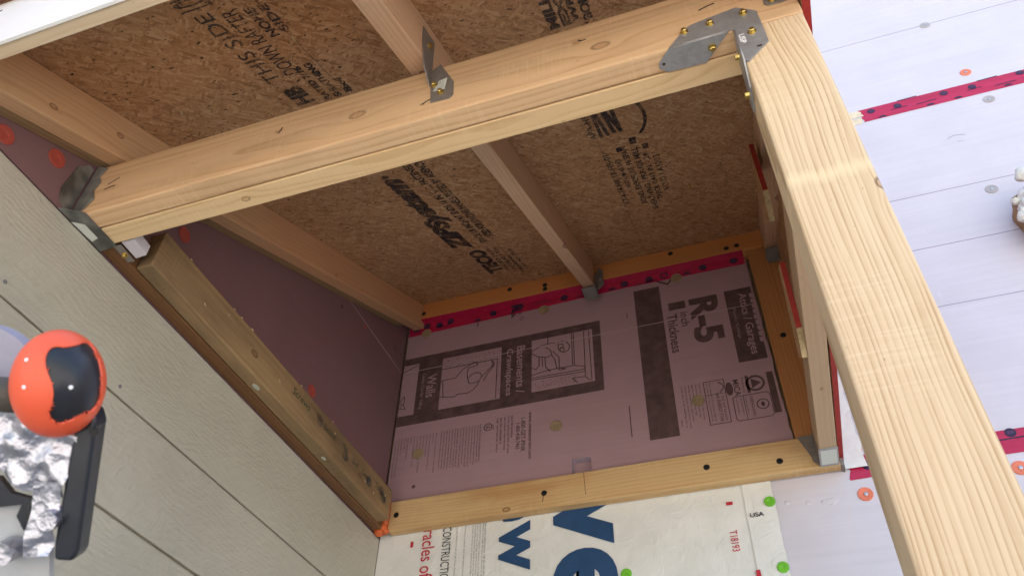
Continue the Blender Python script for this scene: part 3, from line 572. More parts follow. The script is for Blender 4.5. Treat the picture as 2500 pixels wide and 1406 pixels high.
lu = board('ledger_board', (-0.996, 0.188), (1.850, 1.9035), (1.8155, 1.8835), W_ledger_up); tag(lu, 'orange brown upper ledger board under the roof at the back', 'ledger', 'ledger boards on the house wall')
for x, z in ((-0.680, 1.864), (-0.557, 1.849), (-0.557, 1.831), (-0.990, 1.838), (-0.139, 1.866), (0.032, 1.836), (0.064, 1.838)): inst('screw', SCREW_BLACK, (x, 1.8502, z), (0, -1, 0), lu)
nl = board('nailer_board', (0.0905, 0.1755), (1.858, 1.8985), (1.1345, 1.8145), wood('nailer_fir', (0.50, 0.23, 0.085), (0.36, 0.14, 0.045), 110, (0.05, 0.05), [], 3.3, 0.8, 0.2, red=0.15), None, 'Z'); tag(nl, 'orange brown upright nailer board beside the printed foam, behind the joist', 'board')
inst('screw', SCREW_BLACK, (0.128, 1.858, 1.466), (0, -1, 0), nl)

# rafters
def rafter(x0, x1, y0, y1, mat, label):
    """2x4 laid to the roof slope; its underside runs through z = 1.783 + 0.49 (y - 1.852)"""
    ang = math.atan(SL); L = (y1 - y0) / math.cos(ang); dep = 0.0889
    ym = (y0 + y1) / 2; zb = 1.783 + SL * (ym - 1.852)
    c = Vector(((x0 + x1) / 2, ym, zb)) + Vector((0, -math.sin(ang), math.cos(ang))) * dep / 2
    bm = bmesh.new(); bmesh.ops.create_cube(bm, size=1.0)
    for v in bm.verts: v.co = Vector((v.co.x * L, v.co.y * (x1 - x0), v.co.z * dep))
    bmesh.ops.bevel(bm, geom=list(bm.edges), offset=0.0022, segments=3, profile=0.5, affect='EDGES')
    Mx = Matrix.Translation(c) @ Matrix.Rotation(ang, 4, 'X') @ ROT['Y'].to_4x4()
    return tag(bm_obj('rafter', bm, mat, None, Mx), label, 'rafter', 'roof rafters')
W_raf_m = wood('rafter_pine', (0.70, 0.48, 0.32), (0.50, 0.28, 0.15), 130, (0.04, 0.07), [(0.42, -0.02, -0.045, 0.010, 0.004), (-0.5, 0.0, -0.045, 0.007, 0.003)], 4.2, 0.7, 0.2)
W_raf_l = wood('stained_rafter_pine', (0.66, 0.43, 0.24), (0.48, 0.25, 0.12), 120, (0.05, 0.05), [(-0.55, -0.02, 0.0, 0.006, 0.003), (-0.7, -0.02, -0.02, 0.006, 0.003), (0.25, -0.02, -0.03, 0.005, 0.002)], 5.7, 0.7, 0.2, red=0.28)
rafter(-0.4205, -0.3825, 0.338, 1.846, W_raf_m, 'pale middle rafter running from the beam up to the back ledger')
rafter(-1.0345, -0.9975, 0.338, 1.896, W_raf_l, 'rafter with reddish stain along the left side wall')
rafter(0.1405, 0.1785, 0.338, 1.846, W_raf_m, 'rafter at the right gable end, mostly hidden behind the post')
ang = math.atan(SL)
fs = board('filler_strip', (-0.77, 0.77), (-0.0105, 0.0105), (-0.012, 0.012), wood('dark_strip', (0.34, 0.23, 0.12), (0.22, 0.13, 0.06), 140, (0.03, 0.03), [], 6.1), None, 'X', 0.001,
           Matrix.Translation((-1.0465, 1.10, 1.783 + SL * (1.10 - 1.852) + 0.014)) @ Matrix.Rotation(ang, 4, 'X') @ ROT['Y'].to_4x4())
tag(fs, 'thin brown strip between the left rafter and the side wall foam', 'strip')

# roof deck
dk_n = Vector((0, -math.sin(ang), math.cos(ang)))
y0, y1 = 0.337, 1.912
Lr = (y1 - y0) / math.cos(ang); ym = (y0 + y1) / 2; zc = 1.8825 + SL * (ym - 1.852)
DKM = Matrix.Translation(Vector((-0.428, ym, zc)) + dk_n * 0.006) @ Matrix.Rotation(ang, 4, 'X')
bm = bmesh.new(); bmesh.ops.create_cube(bm, size=1.0)
for v in bm.verts: v.co = Vector((v.co.x * 1.245, v.co.y * Lr, v.co.z * 0.0115))
dk = bm_obj('roof_deck', bm, M['osb'], None, DKM); tag(dk, 'brown strand board roof deck with black stencilled lettering seen from below', 'roof deck')
OP = dict(O=(0, 0, 1.8825 - SL * 1.852), U=(0, -1, -SL), V=(-1, 0, 0))   # u runs down the slope towards the eave
K = math.sqrt(1 + SL * SL)
def U_(y): return -y * K
p = Print(**OP, eps=0.0008)
p.text('ZIPSystem', U_(1.500), U_(1.030), 0.648, 0.720, 0.28, 0.065); p.disc(U_(1.018), 0.690, 0.009, 0.009, 8)
p.text('TECO', U_(1.715), U_(1.515), 0.648, 0.697, 0, 0.06)
for (a, b2, v0, v1, t) in ((1.478, 0.985, 0.614, 0.635, 'SPACE 1/8 INCH AT ENDS 16 IN. O.C. FASTENED'), (1.450, 0.985, 0.585, 0.607, 'SIZED FOR SPACING PANELS TESTED BY AGENCY'), (1.715, 1.52, 0.628, 0.641, 'TESTED 24/16'), (1.72, 1.53, 0.610, 0.623, 'EXPOSURE 1 7/16'), (1.735, 1.60, 0.592, 0.605, 'PS 2-10 WALL'), (1.735, 1.56, 0.574, 0.586, 'CAT. NO. 0415')):
    p.text(t, U_(a), U_(b2), v0, v1, 0, 0.032)
# grade stamp columns
for (a, b2, v0, v1, t) in ((1.441, 1.170, 0.192, 0.208, '17-4-14-HR 18-HR-01'), (1.36, 1.20, 0.172, 0.184, 'HUD-UM-40 TAT'), (1.469, 1.150, 0.148, 0.164, 'BOND. EXPOSURE 16 SPAN'), (1.521, 1.165, 0.124, 0.140, 'SHEATHING / PRP-108 MILL'), (1.467, 1.206, 0.105, 0.119, 'THICK 0.418 IN. - 24'), (1.423, 1.225, 0.080, 0.097, 'VOID / A1203')):
    p.text(t, U_(a), U_(b2), v0, v1, 0, 0.02)
p.rect(U_(1.170), U_(1.150), 0.158, 0.172); p.rect(U_(1.150), U_(1.120), 0.120, 0.136); p.rect(U_(1.185), U_(1.16), 0.098, 0.112)
p.line([(U_(1.02 - 0.09 * math.sin(t)) - 0.02, 0.14 - 0.055 * math.cos(t)) for t in [-0.9 + i * 0.2 for i in range(12)]], 0.008); p.line([(U_(1.085), 0.190), (U_(0.93), 0.190), (U_(1.085), 0.175)], 0.008); p.line([(U_(1.08), 0.16), (U_(0.95), 0.172), (U_(1.08), 0.145), (U_(0.95), 0.15)], 0.009); p.text('APA-HR', U_(1.09), U_(0.98), 0.200, 0.215, 0, 0.02)
p.text('HB', U_(0.700), U_(0.645), 0.664, 0.702, 0, 0.06); p.text('RATED 7/16', U_(0.706), U_(0.600), 0.632, 0.646, 0, 0.05); p.text('SHEATHING', U_(0.706), U_(0.600), 0.610, 0.625, 0, 0.05); p.text('8x4', U_(0.702), U_(0.655), 0.585, 0.600, 0, 0.04)
for (v0, v1, t) in ((0.176, 0.196, 'MILL 43'), (0.156, 0.172, 'EXP 1'), (0.140, 0.153, 'WR8 02'), (0.117, 0.134, 'BOND HB')): p.text(t, U_(0.70), U_(0.56), v0, v1, 0, 0.05)
p.done('stencilled_lettering', M['stencil'], dk)
p = Print(**OP, eps=0.0008)
p.text('THIS SIDE', U_(0.622), U_(0.432), 0.680, 0.709, 0, 0.004); p.text('DOWN RAFTER', U_(0.615), U_(0.440), 0.640, 0.668, 0, 0.004); p.text('NOHE', U_(0.520), U_(0.448), 0.612, 0.630, 0, 0.04); p.text('SIDE', U_(0.515), U_(0.450), 0.590, 0.606, 0, 0.03); p.text('LOUIS', U_(0.42), U_(0.37), 0.66, 0.72, 0, 0.02)
p.line([(U_(0.39), 0.60), (U_(1.85), 0.597)], 0.0012)
p.line([(U_(1.10), 0.203), (U_(1.80), 0.215)], 0.0010)
p.done('worn_lettering', M['stencil_thin'], dk)
# nail points that missed the rafters
NP = lathe_mesh('nail_point', [(0.0016, 0.0), (0.0016, 0.010), (0.0003, 0.016)], M['brass'], 8)
for x, y in ((-0.90, 1.62), (-0.79, 1.70), (-0.72, 1.78), (-0.66, 1.80), (-0.56, 1.79), (-0.24, 1.74), (-0.21, 1.70), (-0.03, 1.42), (-0.02, 1.66), (-0.60, 1.75), (-0.98 + 0.12, 1.52)):
    inst('nail_point', NP, (x, y, 1.8825 + SL * (y - 1.852) - 0.0005), (random.uniform(-0.2, 0.2), 0.3, -1), dk)
SPL = lambda x, y, s: mesh_obj('splinter', [(x - 0.002, y, 1.8825 + SL * (y - 1.852)), (x + 0.003, y + 0.002, 1.8825 + SL * (y + 0.002 - 1.852)), (x + 0.004 * s, y + 0.02, 1.8825 + SL * (y + 0.02 - 1.852) - 0.010), (x + 0.001, y + 0.004, 1.8825 + SL * (y + 0.004 - 1.852) - 0.004)], [(0, 1, 2), (0, 3, 2), (1, 3, 2), (0, 1, 3)], M['osbcut'], dk)
for x, y, s in ((-0.90, 1.58, 1), (-0.15, 1.30, -1), (-0.60, 0.53, 1), (-0.9, 0.62, -1)): SPL(x, y, s)

# eave: sub-fascia, white fascia and drip edge
W_sub = wood('subfascia_pine', (0.66, 0.54, 0.38), (0.48, 0.35, 0.21), 60, (0.05, 0.05), [(-0.34, 0.0, -0.05, 0.012, 0.004), (-0.02, 0.0, -0.05, 0.009, 0.003)], 7.2, 0.6)
sf = board('subfascia_board', (-1.05, 0.20), (0.3155, 0.3345), (1.001, 1.128), W_sub, None, 'X', 0.0012); tag(sf, 'narrow bare wood board behind the white fascia at top left', 'board')
fa = prism('fascia_board', [(-1.05, 0.999), (0.20, 0.999), (0.20, 1.158), (-1.05, 1.158)], 0.3105, 0.3150, 'XZ', M['white']); tag(fa, 'bright white fascia board along the roof edge at top left', 'fascia')
prism('drip_edge', [(0.298, 1.160), (0.345, 1.176), (0.345, 1.179), (0.296, 1.163), (0.294, 1.150), (0.2965, 1.150)], -1.05, 0.20, 'YZ', M['drip'], fa)
inst('nail_head', lathe_mesh('fascia_nail', [(0.003, -0.0003), (0.0028, 0.0004), (0.0004, 0.0005)], M['greyprint'], 10), (-0.945, 0.3104, 1.128), (0, -1, 0), fa)

# beam of two plies
W_beam1 = wood('beam_fir_front', (0.78, 0.545, 0.32), (0.56, 0.325, 0.155), 105, (0.10, 0.02), [(-0.0725, -0.019, -0.0045, 0.0110, 0.003), (0.3345, -0.019, -0.0085, 0.0105, 0.003), (0.298, -0.019, 0.020, 0.0045, 0.002), (-0.225, -0.019, 0.016, 0.004, 0.002), (0.045, -0.019, -0.029, 0.003, 0.001)], 8.4, 0.85, 0.25, dirt=0.5, saw=0.4)
W_beam2 = wood('beam_fir_rear', (0.82, 0.62, 0.36), (0.60, 0.41, 0.20), 190, (0.03, 0.16), [(-0.3, 0.0, -0.07, 0.006, 0.002)], 9.9, 0.9, 0.3, saw=0.4)
be = empty('beam', (-0.43, 0.672, 1.044), 'doubled orange fir beam crossing the picture from the side wall to the post', 'beam')
b1 = board('ply', (-1.050, 0.1810), (0.634, 0.6706), (1.044, 1.181), W_beam1, be, 'X', 0.0038)
b2_ = board('ply', (-1.050, 0.1810), (0.6722, 0.7095), (1.044, 1.181), W_beam2, be, 'X', 0.0022)
ck = Print((0, 0.634, 0), (1, 0, 0), (0, 0, 1), 0.0004)
for pts in ([(-1.004, 1.118), (-0.994, 1.124), (-0.985, 1.129)], [(-1.006, 1.104), (-0.996, 1.107), (-0.986, 1.108)], [(-0.657, 1.122), (-0.654, 1.129), (-0.653, 1.136)], [(-0.389, 1.083), (-0.383, 1.088), (-0.376, 1.091)], [(-0.133, 1.137), (-0.128, 1.133), (-0.122, 1.134)], [(0.05, 1.122), (0.062, 1.127), (0.072, 1.129)]):
    ck.line(pts, 0.0030)
ck.done('checks', M['sap'], b1)

# post
W_post = wood('post_fir', (0.80, 0.63, 0.41), (0.43, 0.265, 0.13), 165, (0.02, 0.30), [(1.12, -0.038, -0.050, -0.040, 0.016), (0.93, -0.038, -0.046, 0.007, 0.004), (0.60, -0.038, 0.06, -0.10, 0.010)], 11.3, 0.90, 0.55, 0.65, 0.10, (0.50, 0.33, 0.16), wob=0.016, saw=0.22, smears=[(0.962, 0.992)])
po = board('post', (0.0895, 0.1800), (0.634, 0.7095), (GROUND, 1.0425), W_post, None, 'Z', 0.0042); tag(po, 'large pale fir post with bold grain standing in front at right', 'post')

# joist and gable end at the right
W_joist = wood('joist_pine', (0.52, 0.385, 0.25), (0.40, 0.27, 0.155), 90, (0.06, 0.03), [(0.25, 0.0, -0.045, 0.004, 0.002)], 12.6, 0.5, 0.15, dirt=0.08)
jo = board('joist', (0.1315, 0.1715), (0.7115, 1.8470), (1.0455, 1.134), W_joist, None, 'Y'); tag(jo, 'pale joist running from behind the post back to the lower ledger', 'joist')
gp = [(0.342, 1.062), (1.872, 1.062), (1.872, 1.884), (0.342, 1.136)]
vs = []
for d0 in (0.0, 0.0115):
    for (y, z) in gp: vs.append((0.1845 + d0 - (y - 0.40) * 0.0062, y, z))
ga = mesh_obj('gable_panel', vs, [(0, 1, 2, 3), (7, 6, 5, 4), (0, 4, 5, 1), (1, 5, 6, 2), (2, 6, 7, 3), (3, 7, 4, 0)], [M['osb'], M['redpaint']])
for i, pgn in enumerate(ga.data.polygons): pgn.material_index = 1 if i in (1, 2, 3, 5) else 0
tag(ga, 'red edged gable sheathing panel beside the joist at right', 'panel')
def gusset(pts, label):
    o = prism('gusset_plate', pts, 0.1205, 0.1312, 'YZ', [M['osb'], M['redpaint'], M['osbcut']], None, 0, {0: 1, 1: 2, 2: 2, 3: 2, 4: 2}); return tag(o, label, 'gusset plate', 'red edged gusset scraps')
gusset([(1.303, 1.219), (1.346, 1.073), (1.403, 1.040), (1.480, 1.100), (1.360, 1.254)], 'red edged strand board scrap nailed to the side of the joist')
g2 = gusset([(1.220, 1.520), (1.205, 1.340), (1.248, 1.288), (1.330, 1.376), (1.290, 1.555)], 'darker red edged scrap hanging from the gable rafter above the joist')
ws = sheet('white_flashing', 0.1865, 0.236, 1.047, 1.75, 1.8795, 5, 30, 0.0025, M['wrap'], None, 0.01); tag(ws, 'white flashing strip between the gable panel and the lavender wall', 'flashing')

# left cleat with handwriting, and the brown strip on the wall under it
W_strip = wood('dark_cedar', (0.19, 0.095, 0.04), (0.11, 0.055, 0.023), 150, (0.03, 0.05), [], 13.1, 0.9, 0.4)
st = board('wall_strip', (XL - 0.0020, -1.0285), (0.716, 1.846), (1.0465, 1.116), W_strip, None, 'Y'); tag(st, 'dark brown wood strip fixed along the top of the siding', 'strip')
W_cleat = wood('weathered_cleat', (0.35, 0.235, 0.118), (0.18, 0.108, 0.05), 60, (0.02, 0.05), [(0.10, -0.018, 0.02, 0.009, 0.004), (-0.18, -0.018, 0.0, 0.008, 0.004), (0.33, -0.018, -0.01, 0.007, 0.003)], 14.8, 0.5, 0.45, 0.7, 0.9, (0.085, 0.06, 0.036), saw=0.3, dlo=0.40, dhi=0.72)
cl = board('cleat', (-1.0265, -0.9900), (0.777, 1.800), (1.048, 1.137), W_cleat, None, 'Y', 0.0030); tag(cl, 'weathered cleat with handwriting along the left wall above the siding', 'cleat')
XC = -0.9900
p = Print((XC, 0, 0), (0, 1, 0), (0, 0, 1), 0.0006)
for t, a, b2, z, h in (('Screws', 1.265, 1.345, 1.098, 0.020), ('Behind', 1.415, 1.475, 1.096, 0.018), ('This', 1.510, 1.540, 1.098, 0.018), ('2x4', 1.565, 1.600, 1.090, 0.018), ('Come', 1.622, 1.660, 1.090, 0.016), ('To', 1.700, 1.720, 1.093, 0.018), ('Wall', 1.735, 1.770, 1.088, 0.018)):
    p.text(t, a, b2, z, z + h, random.uniform(0.1, 0.25), 0.006)
p.done('handwriting', M['mark'], cl)
p = Print((XC, 0, 0), (0, 1, 0), (0, 0, 1), 0.0005)
for y, z in ((1.395, 1.105), (1.53, 1.088), (1.665, 1.090), (1.735, 1.10), (1.75, 1.086)): p.disc(y, z, 0.016, 0.014, 14, 1 + y)
p.done('smudge', M['smudge'], cl)
bmb = bmesh.new()
for y, z, x, s in ((1.165, 1.0475, -1.010, 0.016), (1.175, 1.049, -1.000, 0.010), (1.468, 1.0475, -1.008, 0.012)):
    bmesh.ops.create_icosphere(bmb, subdivisions=2, radius=1, matrix=Matrix.Translation((x, y, z)) @ Matrix.Diagonal((s * 0.4, s * 0.8, 0.0010, 1)))
bm_obj('paint_spot', bmb, M['paintspot'], cl, None, True)['kind'] = 'stuff'
bmb = bmesh.new()
for _ in range(14):
    y = random.uniform(0.85, 1.78); z = 1.137 if random.random() < 0.5 else random.uniform(1.07, 1.13)
    bmesh.ops.create_icosphere(bmb, subdivisions=1, radius=1, matrix=Matrix.Translation((XC, y, z)) @ Matrix.Rotation(random.uniform(0, 3), 4, 'X') @ Matrix.Diagonal((0.0016, random.uniform(0.002, 0.006), 0.0018, 1)))
bm_obj('torn_fibres', bmb, M['osbcut'], cl)['kind'] = 'stuff'

# ------------------------------------------------------------------ metal connectors
def plate(name, pts, lo, hi, plane, mat, parent): return prism(name, pts, lo, hi, plane, mat, parent, 0.0003)
# post cap bracket
pc = empty('post_cap_bracket', (0.09, 0.632, 1.04), 'bright galvanised post cap bracket joining the beam and the post', 'bracket')
plate('face_plate', [(-0.0015, 1.0445), (0.023, 1.079), (0.034, 1.0865), (0.099, 1.098), (0.124, 1.0745), (0.1255, 0.992), (0.0935, 0.957), (0.0865, 0.964), (0.0865, 1.0445)], 0.6318, 0.6338, 'XZ', M['galv'], pc)
plate('bottom_flange', [(-0.002, 0.6318), (0.081, 0.6318), (0.054, 0.661), (0.044, 0.672), (-0.012, 0.670), (-0.022, 0.661), (-0.0215, 0.652)], 1.0415, 1.0436, 'XY', M['galv'], pc)
plate('side_flange', [(0.6318, 1.040), (0.6318, 0.962), (0.655, 0.930), (0.690, 0.924), (0.698, 0.950), (0.672, 1.036)], 0.0866, 0.0892, 'YZ', M['galv'], pc)
def rod_between(name, a, b2, r, mat, parent):
    a, b2 = Vector(a), Vector(b2); d = (b2 - a).normalized(); x = d.orthogonal().normalized(); y = d.cross(x); vs = []; n = 12
    for c in (a, b2): vs += [c + (x * math.cos(2 * math.pi * k / n) + y * math.sin(2 * math.pi * k / n)) * r for k in range(n)]
    return mesh_obj(name, vs, [(k, (k + 1) % n, n + (k + 1) % n, n + k) for k in range(n)] + [tuple(range(n))[::-1], tuple(range(n, 2 * n))], mat, parent, None, True)
M['bend'] = galv_mat('bend_highlight', (0.85, 0.85, 0.83), 0.30, 1.0)  # brighter metal than the bracket, for a highlight line added along the fold
rod_between('bend', (-0.002, 0.6331, 1.0429), (0.080, 0.6331, 1.0429), 0.0017, M['bend'], pc); rod_between('bend', (0.0880, 0.6330, 1.040), (0.0880, 0.6330, 0.962), 0.0016, M['galv'], pc)
for x, z in ((0.022, 1.0715), (0.059, 1.074), (0.106, 1.076), (0.109, 1.023)): inst('screw', SCREW_HEX, (x, 0.6320, z), (0, -1, 0), pc, random.uniform(0, 1))
inst('screw', SCREW_HEX, (0.055, 0.650, 1.0414), (0, 0, -1), pc); inst('screw', SCREW_HEX, (0.0864, 0.658, 1.012), (-1, 0, 0), pc); inst('screw', SCREW_HEX, (0.0864, 0.678, 0.948), (-1, 0, 0), pc)
p = Print((0, 0.6318, 0), (0, 0, -1), (1, 0, 0), 0.0006); p.text('USP', -1.024, -1.001, 0.0905, 0.0985, 0, 0.03); p.done('stamped_lettering', M['spec'], pc)
hl = Print((0, 0.6318, 0), (1, 0, 0), (0, 0, 1), 0.0005); hl.disc(0.112, 0.985, 0.004, 0.0022, 10); hl.done('screw_hole', M['sap'], pc)
hl = Print((0, 0, 1.0415), (0, 1, 0), (1, 0, 0), 0.0005); hl.disc(0.655, -0.015, 0.0024, 0.0024, 10); hl.done('screw_hole', M['sap'], pc)
# small plate at the beam's right end
ep = empty('end_tie_plate', (0.155, 0.632, 1.08), 'small galvanised tie plate at the right end of the beam, top edge of the picture', 'bracket')
plate('tie_plate', [(0.138, 1.105), (0.1365, 1.086), (0.141, 1.080), (0.160, 1.0785), (0.174, 1.082), (0.177, 1.150), (0.138, 1.150)], 0.6318, 0.6338, 'XZ', M['galv_dull'], ep); inst('screw', SCREW_HEX, (0.148, 0.632, 1.090), (0, -1, 0), ep)
# hurricane tie at the middle rafter
ht = empty('hurricane_tie', (-0.37, 0.632, 1.08), 'bent galvanised hurricane tie where the middle rafter crosses the beam', 'bracket')
plate('beam_plate', [(-0.380, 1.172), (-0.366, 1.186), (-0.338, 1.122), (-0.3365, 1.085), (-0.342, 1.077), (-0.374, 1.079), (-0.380, 1.140)], 0.6318, 0.6336, 'XZ', M['galv_dull'], ht)
plate('rafter_plate', [(0.6330, 1.130), (0.6335, 1.172), (0.627, 1.255), (0.603, 1.243), (0.584, 1.236), (0.589, 1.198), (0.605, 1.150)], -0.3822, -0.3803, 'YZ', M['galv_dull'], ht)
for x, z in ((-0.371, 1.125), (-0.358, 1.099)): inst('screw', SCREW_HEX, (x, 0.6318, z), (0, -1, 0), ht)
inst('screw', SCREW_HEX, (-0.3802, 0.610, 1.215), (1, 0, 0), ht)
s_ = prism('sticker', [(-0.372, 1.108), (-0.352, 1.106), (-0.350, 1.137), (-0.364, 1.134)], 0.6313, 0.6317, 'XZ', M['sticker'], ht)
p = Print((0, 0.6313, 0), (1, 0, 0), (0, 0, 1), 0.0003)
for i in range(5): p.text(filler(14), -0.369, -0.354, 1.111 + i * 0.0045, 1.1138 + i * 0.0045)
p.done('small_print', M['greyprint'], s_)
# rafter hanger on the upper ledger, and the one at the gable rafter
for x0, lab in ((-0.4245, 'dark rafter hanger under the middle rafter at the upper ledger'), (0.1365, 'dark rafter hanger behind the post at the upper ledger')):
    h = empty('rafter_hanger', (x0 + 0.02, 1.84, 1.78), lab, 'bracket', 'rafter hangers on the upper ledger')
    plate('side_flange', [(1.790, 1.752), (1.848, 1.772), (1.848, 1.850), (1.800, 1.795)], x0 + 0.0432, x0 + 0.0450, 'YZ', M['galv_dull'], h)
    plate('ledger_flange', [(x0 + 0.045, 1.775), (x0 + 0.064, 1.790), (x0 + 0.064, 1.860), (x0 + 0.045, 1.875)], 1.8475, 1.8495, 'XZ', M['galv_dull'], h)
    plate('seat', [(x0 + 0.001, 1.800), (x0 + 0.045, 1.800), (x0 + 0.045, 1.848), (x0 + 0.001, 1.848)], 1.7475, 1.7492, 'XY', M['galv_dull'], h)
    plate('tongue', [(x0 + 0.004, 1.736), (x0 + 0.044, 1.736), (x0 + 0.044, 1.792), (x0 + 0.004, 1.792)], 1.8462, 1.8482, 'XZ', M['galv_dull'], h)
    for dx, z in ((0.015, 1.770), (0.034, 1.752), (0.055, 1.815)): inst('nail_head', NAILHEAD, (x0 + dx, 1.8466, z), (0, -1, 0), h)
# joist hanger at the lower ledger
jh = empty('joist_hanger', (0.15, 1.845, 1.05), 'galvanised joist hanger with sticker at the right end of the lower ledger', 'bracket')
plate('ledger_flange', [(0.093, 1.134), (0.1315, 1.136), (0.1315, 1.047), (0.120, 1.058), (0.112, 1.085), (0.100, 1.118)], 1.8478, 1.8497, 'XZ', M['galv_dull'], jh)
plate('seat', [(0.1295, 1.768), (0.1735, 1.768), (0.1735, 1.8478), (0.1295, 1.8478)], 1.0432, 1.0452, 'XY', M['galv'], jh)
plate('side_flange', [(1.790, 1.0456), (1.8475, 1.0456), (1.8475, 1.128), (1.820, 1.128)], 0.1294, 0.1312, 'YZ', M['galv_dull'], jh)
prism('sticker', [(0.1335, 1.776), (0.170, 1.776), (0.170, 1.838), (0.1335, 1.838)], 1.0426, 1.0431, 'XY', M['sticker'], jh)
# beam hanger at the side wall
bh = empty('beam_hanger', (-1.04, 0.67, 1.042), 'dark paint sprayed steel hanger holding the left end of the beam', 'bracket')
plate('seat', [(-1.0535, 0.606), (-1.0165, 0.630), (-1.0165, 0.713), (-1.0535, 0.715)], 1.0408, 1.0430, 'XY', M['overspray'], bh)
plate('face_flange', [(-1.0535, 1.0432), (-1.0285, 1.0570), (-1.0165, 1.0820), (-1.0300, 1.1080), (-1.0240, 1.1300), (-1.0340, 1.1480), (-1.0270, 1.1700), (-1.0535, 1.1840)], 0.6305, 0.6328, 'XZ', M['overspray'], bh)
plate('wall_flange', [(0.628, 1.047), (0.601, 1.062), (0.594, 1.085), (0.600, 1.150), (0.617, 1.172), (0.628, 1.172)], XF + 0.0005, XF + 0.0028, 'YZ', M['overspray'], bh)
prism('sticker', [(-1.0530, 0.640), (-1.0345, 0.652), (-1.0345, 0.686), (-1.0500, 0.690)], 1.0400, 1.0405, 'XY', M['sticker'], bh)
plate('strap', [(-1.0260, 0.7150), (-1.0100, 0.7150), (-1.0130, 0.7580), (-1.0260, 0.7560)], 1.0440, 1.0460, 'XY', M['galv_dull'], bh); inst('screw', SCREW_HEX, (-1.0180, 0.738, 1.0438), (0, 0, -1), bh)
fsx = prism('foam_scrap', [(-1.0075, 0.712), (-0.981, 0.712), (-0.985, 0.7535), (-1.0085, 0.7545)], 1.0470, 1.0720, 'XY', M['foam'], None, 0.001); tag(fsx, 'small pale lavender foam scrap wedged under the left end of the beam', 'foam scrap')

# orange sealant in the corner
def lumpy(name, blobs, mat, parent=None, seed=1, sub=3, amp=0.25):
    from mathutils import noise as mn
    bm = bmesh.new()
    for (x, y, z, rx, ry, rz) in blobs:
        r = bmesh.ops.create_icosphere(bm, subdivisions=sub, radius=1)
        for v in r['verts']:
            k = 1 + amp * mn.noise(v.co * 1.8 + Vector((seed, x * 40, z * 40))) + amp * 0.5 * mn.noise(v.co * 4.5 + Vector((seed, 0, 0)))
            v.co = Vector((x + v.co.x * rx * k, y + v.co.y * ry * k, z + v.co.z * rz * k))
    return bm_obj(name, bm, mat, parent, None, True)
os_ = lumpy('sealant_bead', [(-1.0235, 1.852, 1.124, 0.006, 0.010, 0.016), (-1.0245, 1.850, 1.100, 0.008, 0.011, 0.020), (-1.0255, 1.849, 1.076, 0.009, 0.012, 0.020), (-1.0300, 1.849, 1.054, 0.012, 0.014, 0.014), (-1.0420, 1.850, 1.044, 0.013, 0.016, 0.010), (-1.0220, 1.849, 1.044, 0.010, 0.010, 0.008)], M['orange_foam'], None, 3)
tag(os_, 'bright orange sealant bead in the corner at the left end of the lower ledger', 'sealant')

# ------------------------------------------------------------------ wooden stub with spray foam at the right edge
ws_ = empty('wooden_stub', (0.85, 1.80, 1.72), 'brown wooden stub coated with white spray foam at the right edge', 'stub')
bm = bmesh.new(); R_ = 0.075; n = 26; rings = []
for d, k in ((1.8875, 0.9), (1.850, 1.0), (1.808, 0.99), (1.800, 0.93)):
    rings.append([bm.verts.new((0.898 + (0.098 * k * (1 + 0.10 * math.sin(i * 1.3) + 0.06 * math.sin(i * 2.9 + d * 60))) * math.cos(2 * math.pi * i / n), d, 1.688 + (0.118 * k * (1 + 0.07 * math.sin(i * 1.7 + 1))) * math.sin(2 * math.pi * i / n))) for i in range(n)])
for a, b2 in zip(rings, rings[1:]):
    for i in range(n): bm.faces.new((a[i], a[(i + 1) % n], b2[(i + 1) % n], b2[i]))
bm.faces.new(rings[-1]); bm_obj('stub_body', bm, wood('stub_wood', (0.36, 0.23, 0.10), (0.24, 0.135, 0.05), 90, (0.9, -1.5), [], 15.5), ws_, None, True)
lumpy('spray_foam', [(0.8366, 1.797, 1.7286, 0.026, 0.020999999999999998, 0.03), (0.8023, 1.797, 1.7223, 0.013, 0.0098, 0.011), (0.8241, 1.797, 1.6953, 0.024, 0.020999999999999998, 0.026), (0.8023, 1.797, 1.66, 0.017, 0.013999999999999999, 0.022), (0.8137, 1.797, 1.6766, 0.02, 0.013999999999999999, 0.022), (0.8553, 1.797, 1.8158, 0.02, 0.018199999999999997, 0.028), (0.847, 1.797, 1.6995, 0.03, 0.020999999999999998, 0.022), (0.8096, 1.797, 1.6475, 0.006, 0.0056, 0.012)], M['spray'], ws_, 5, 3, 0.35)

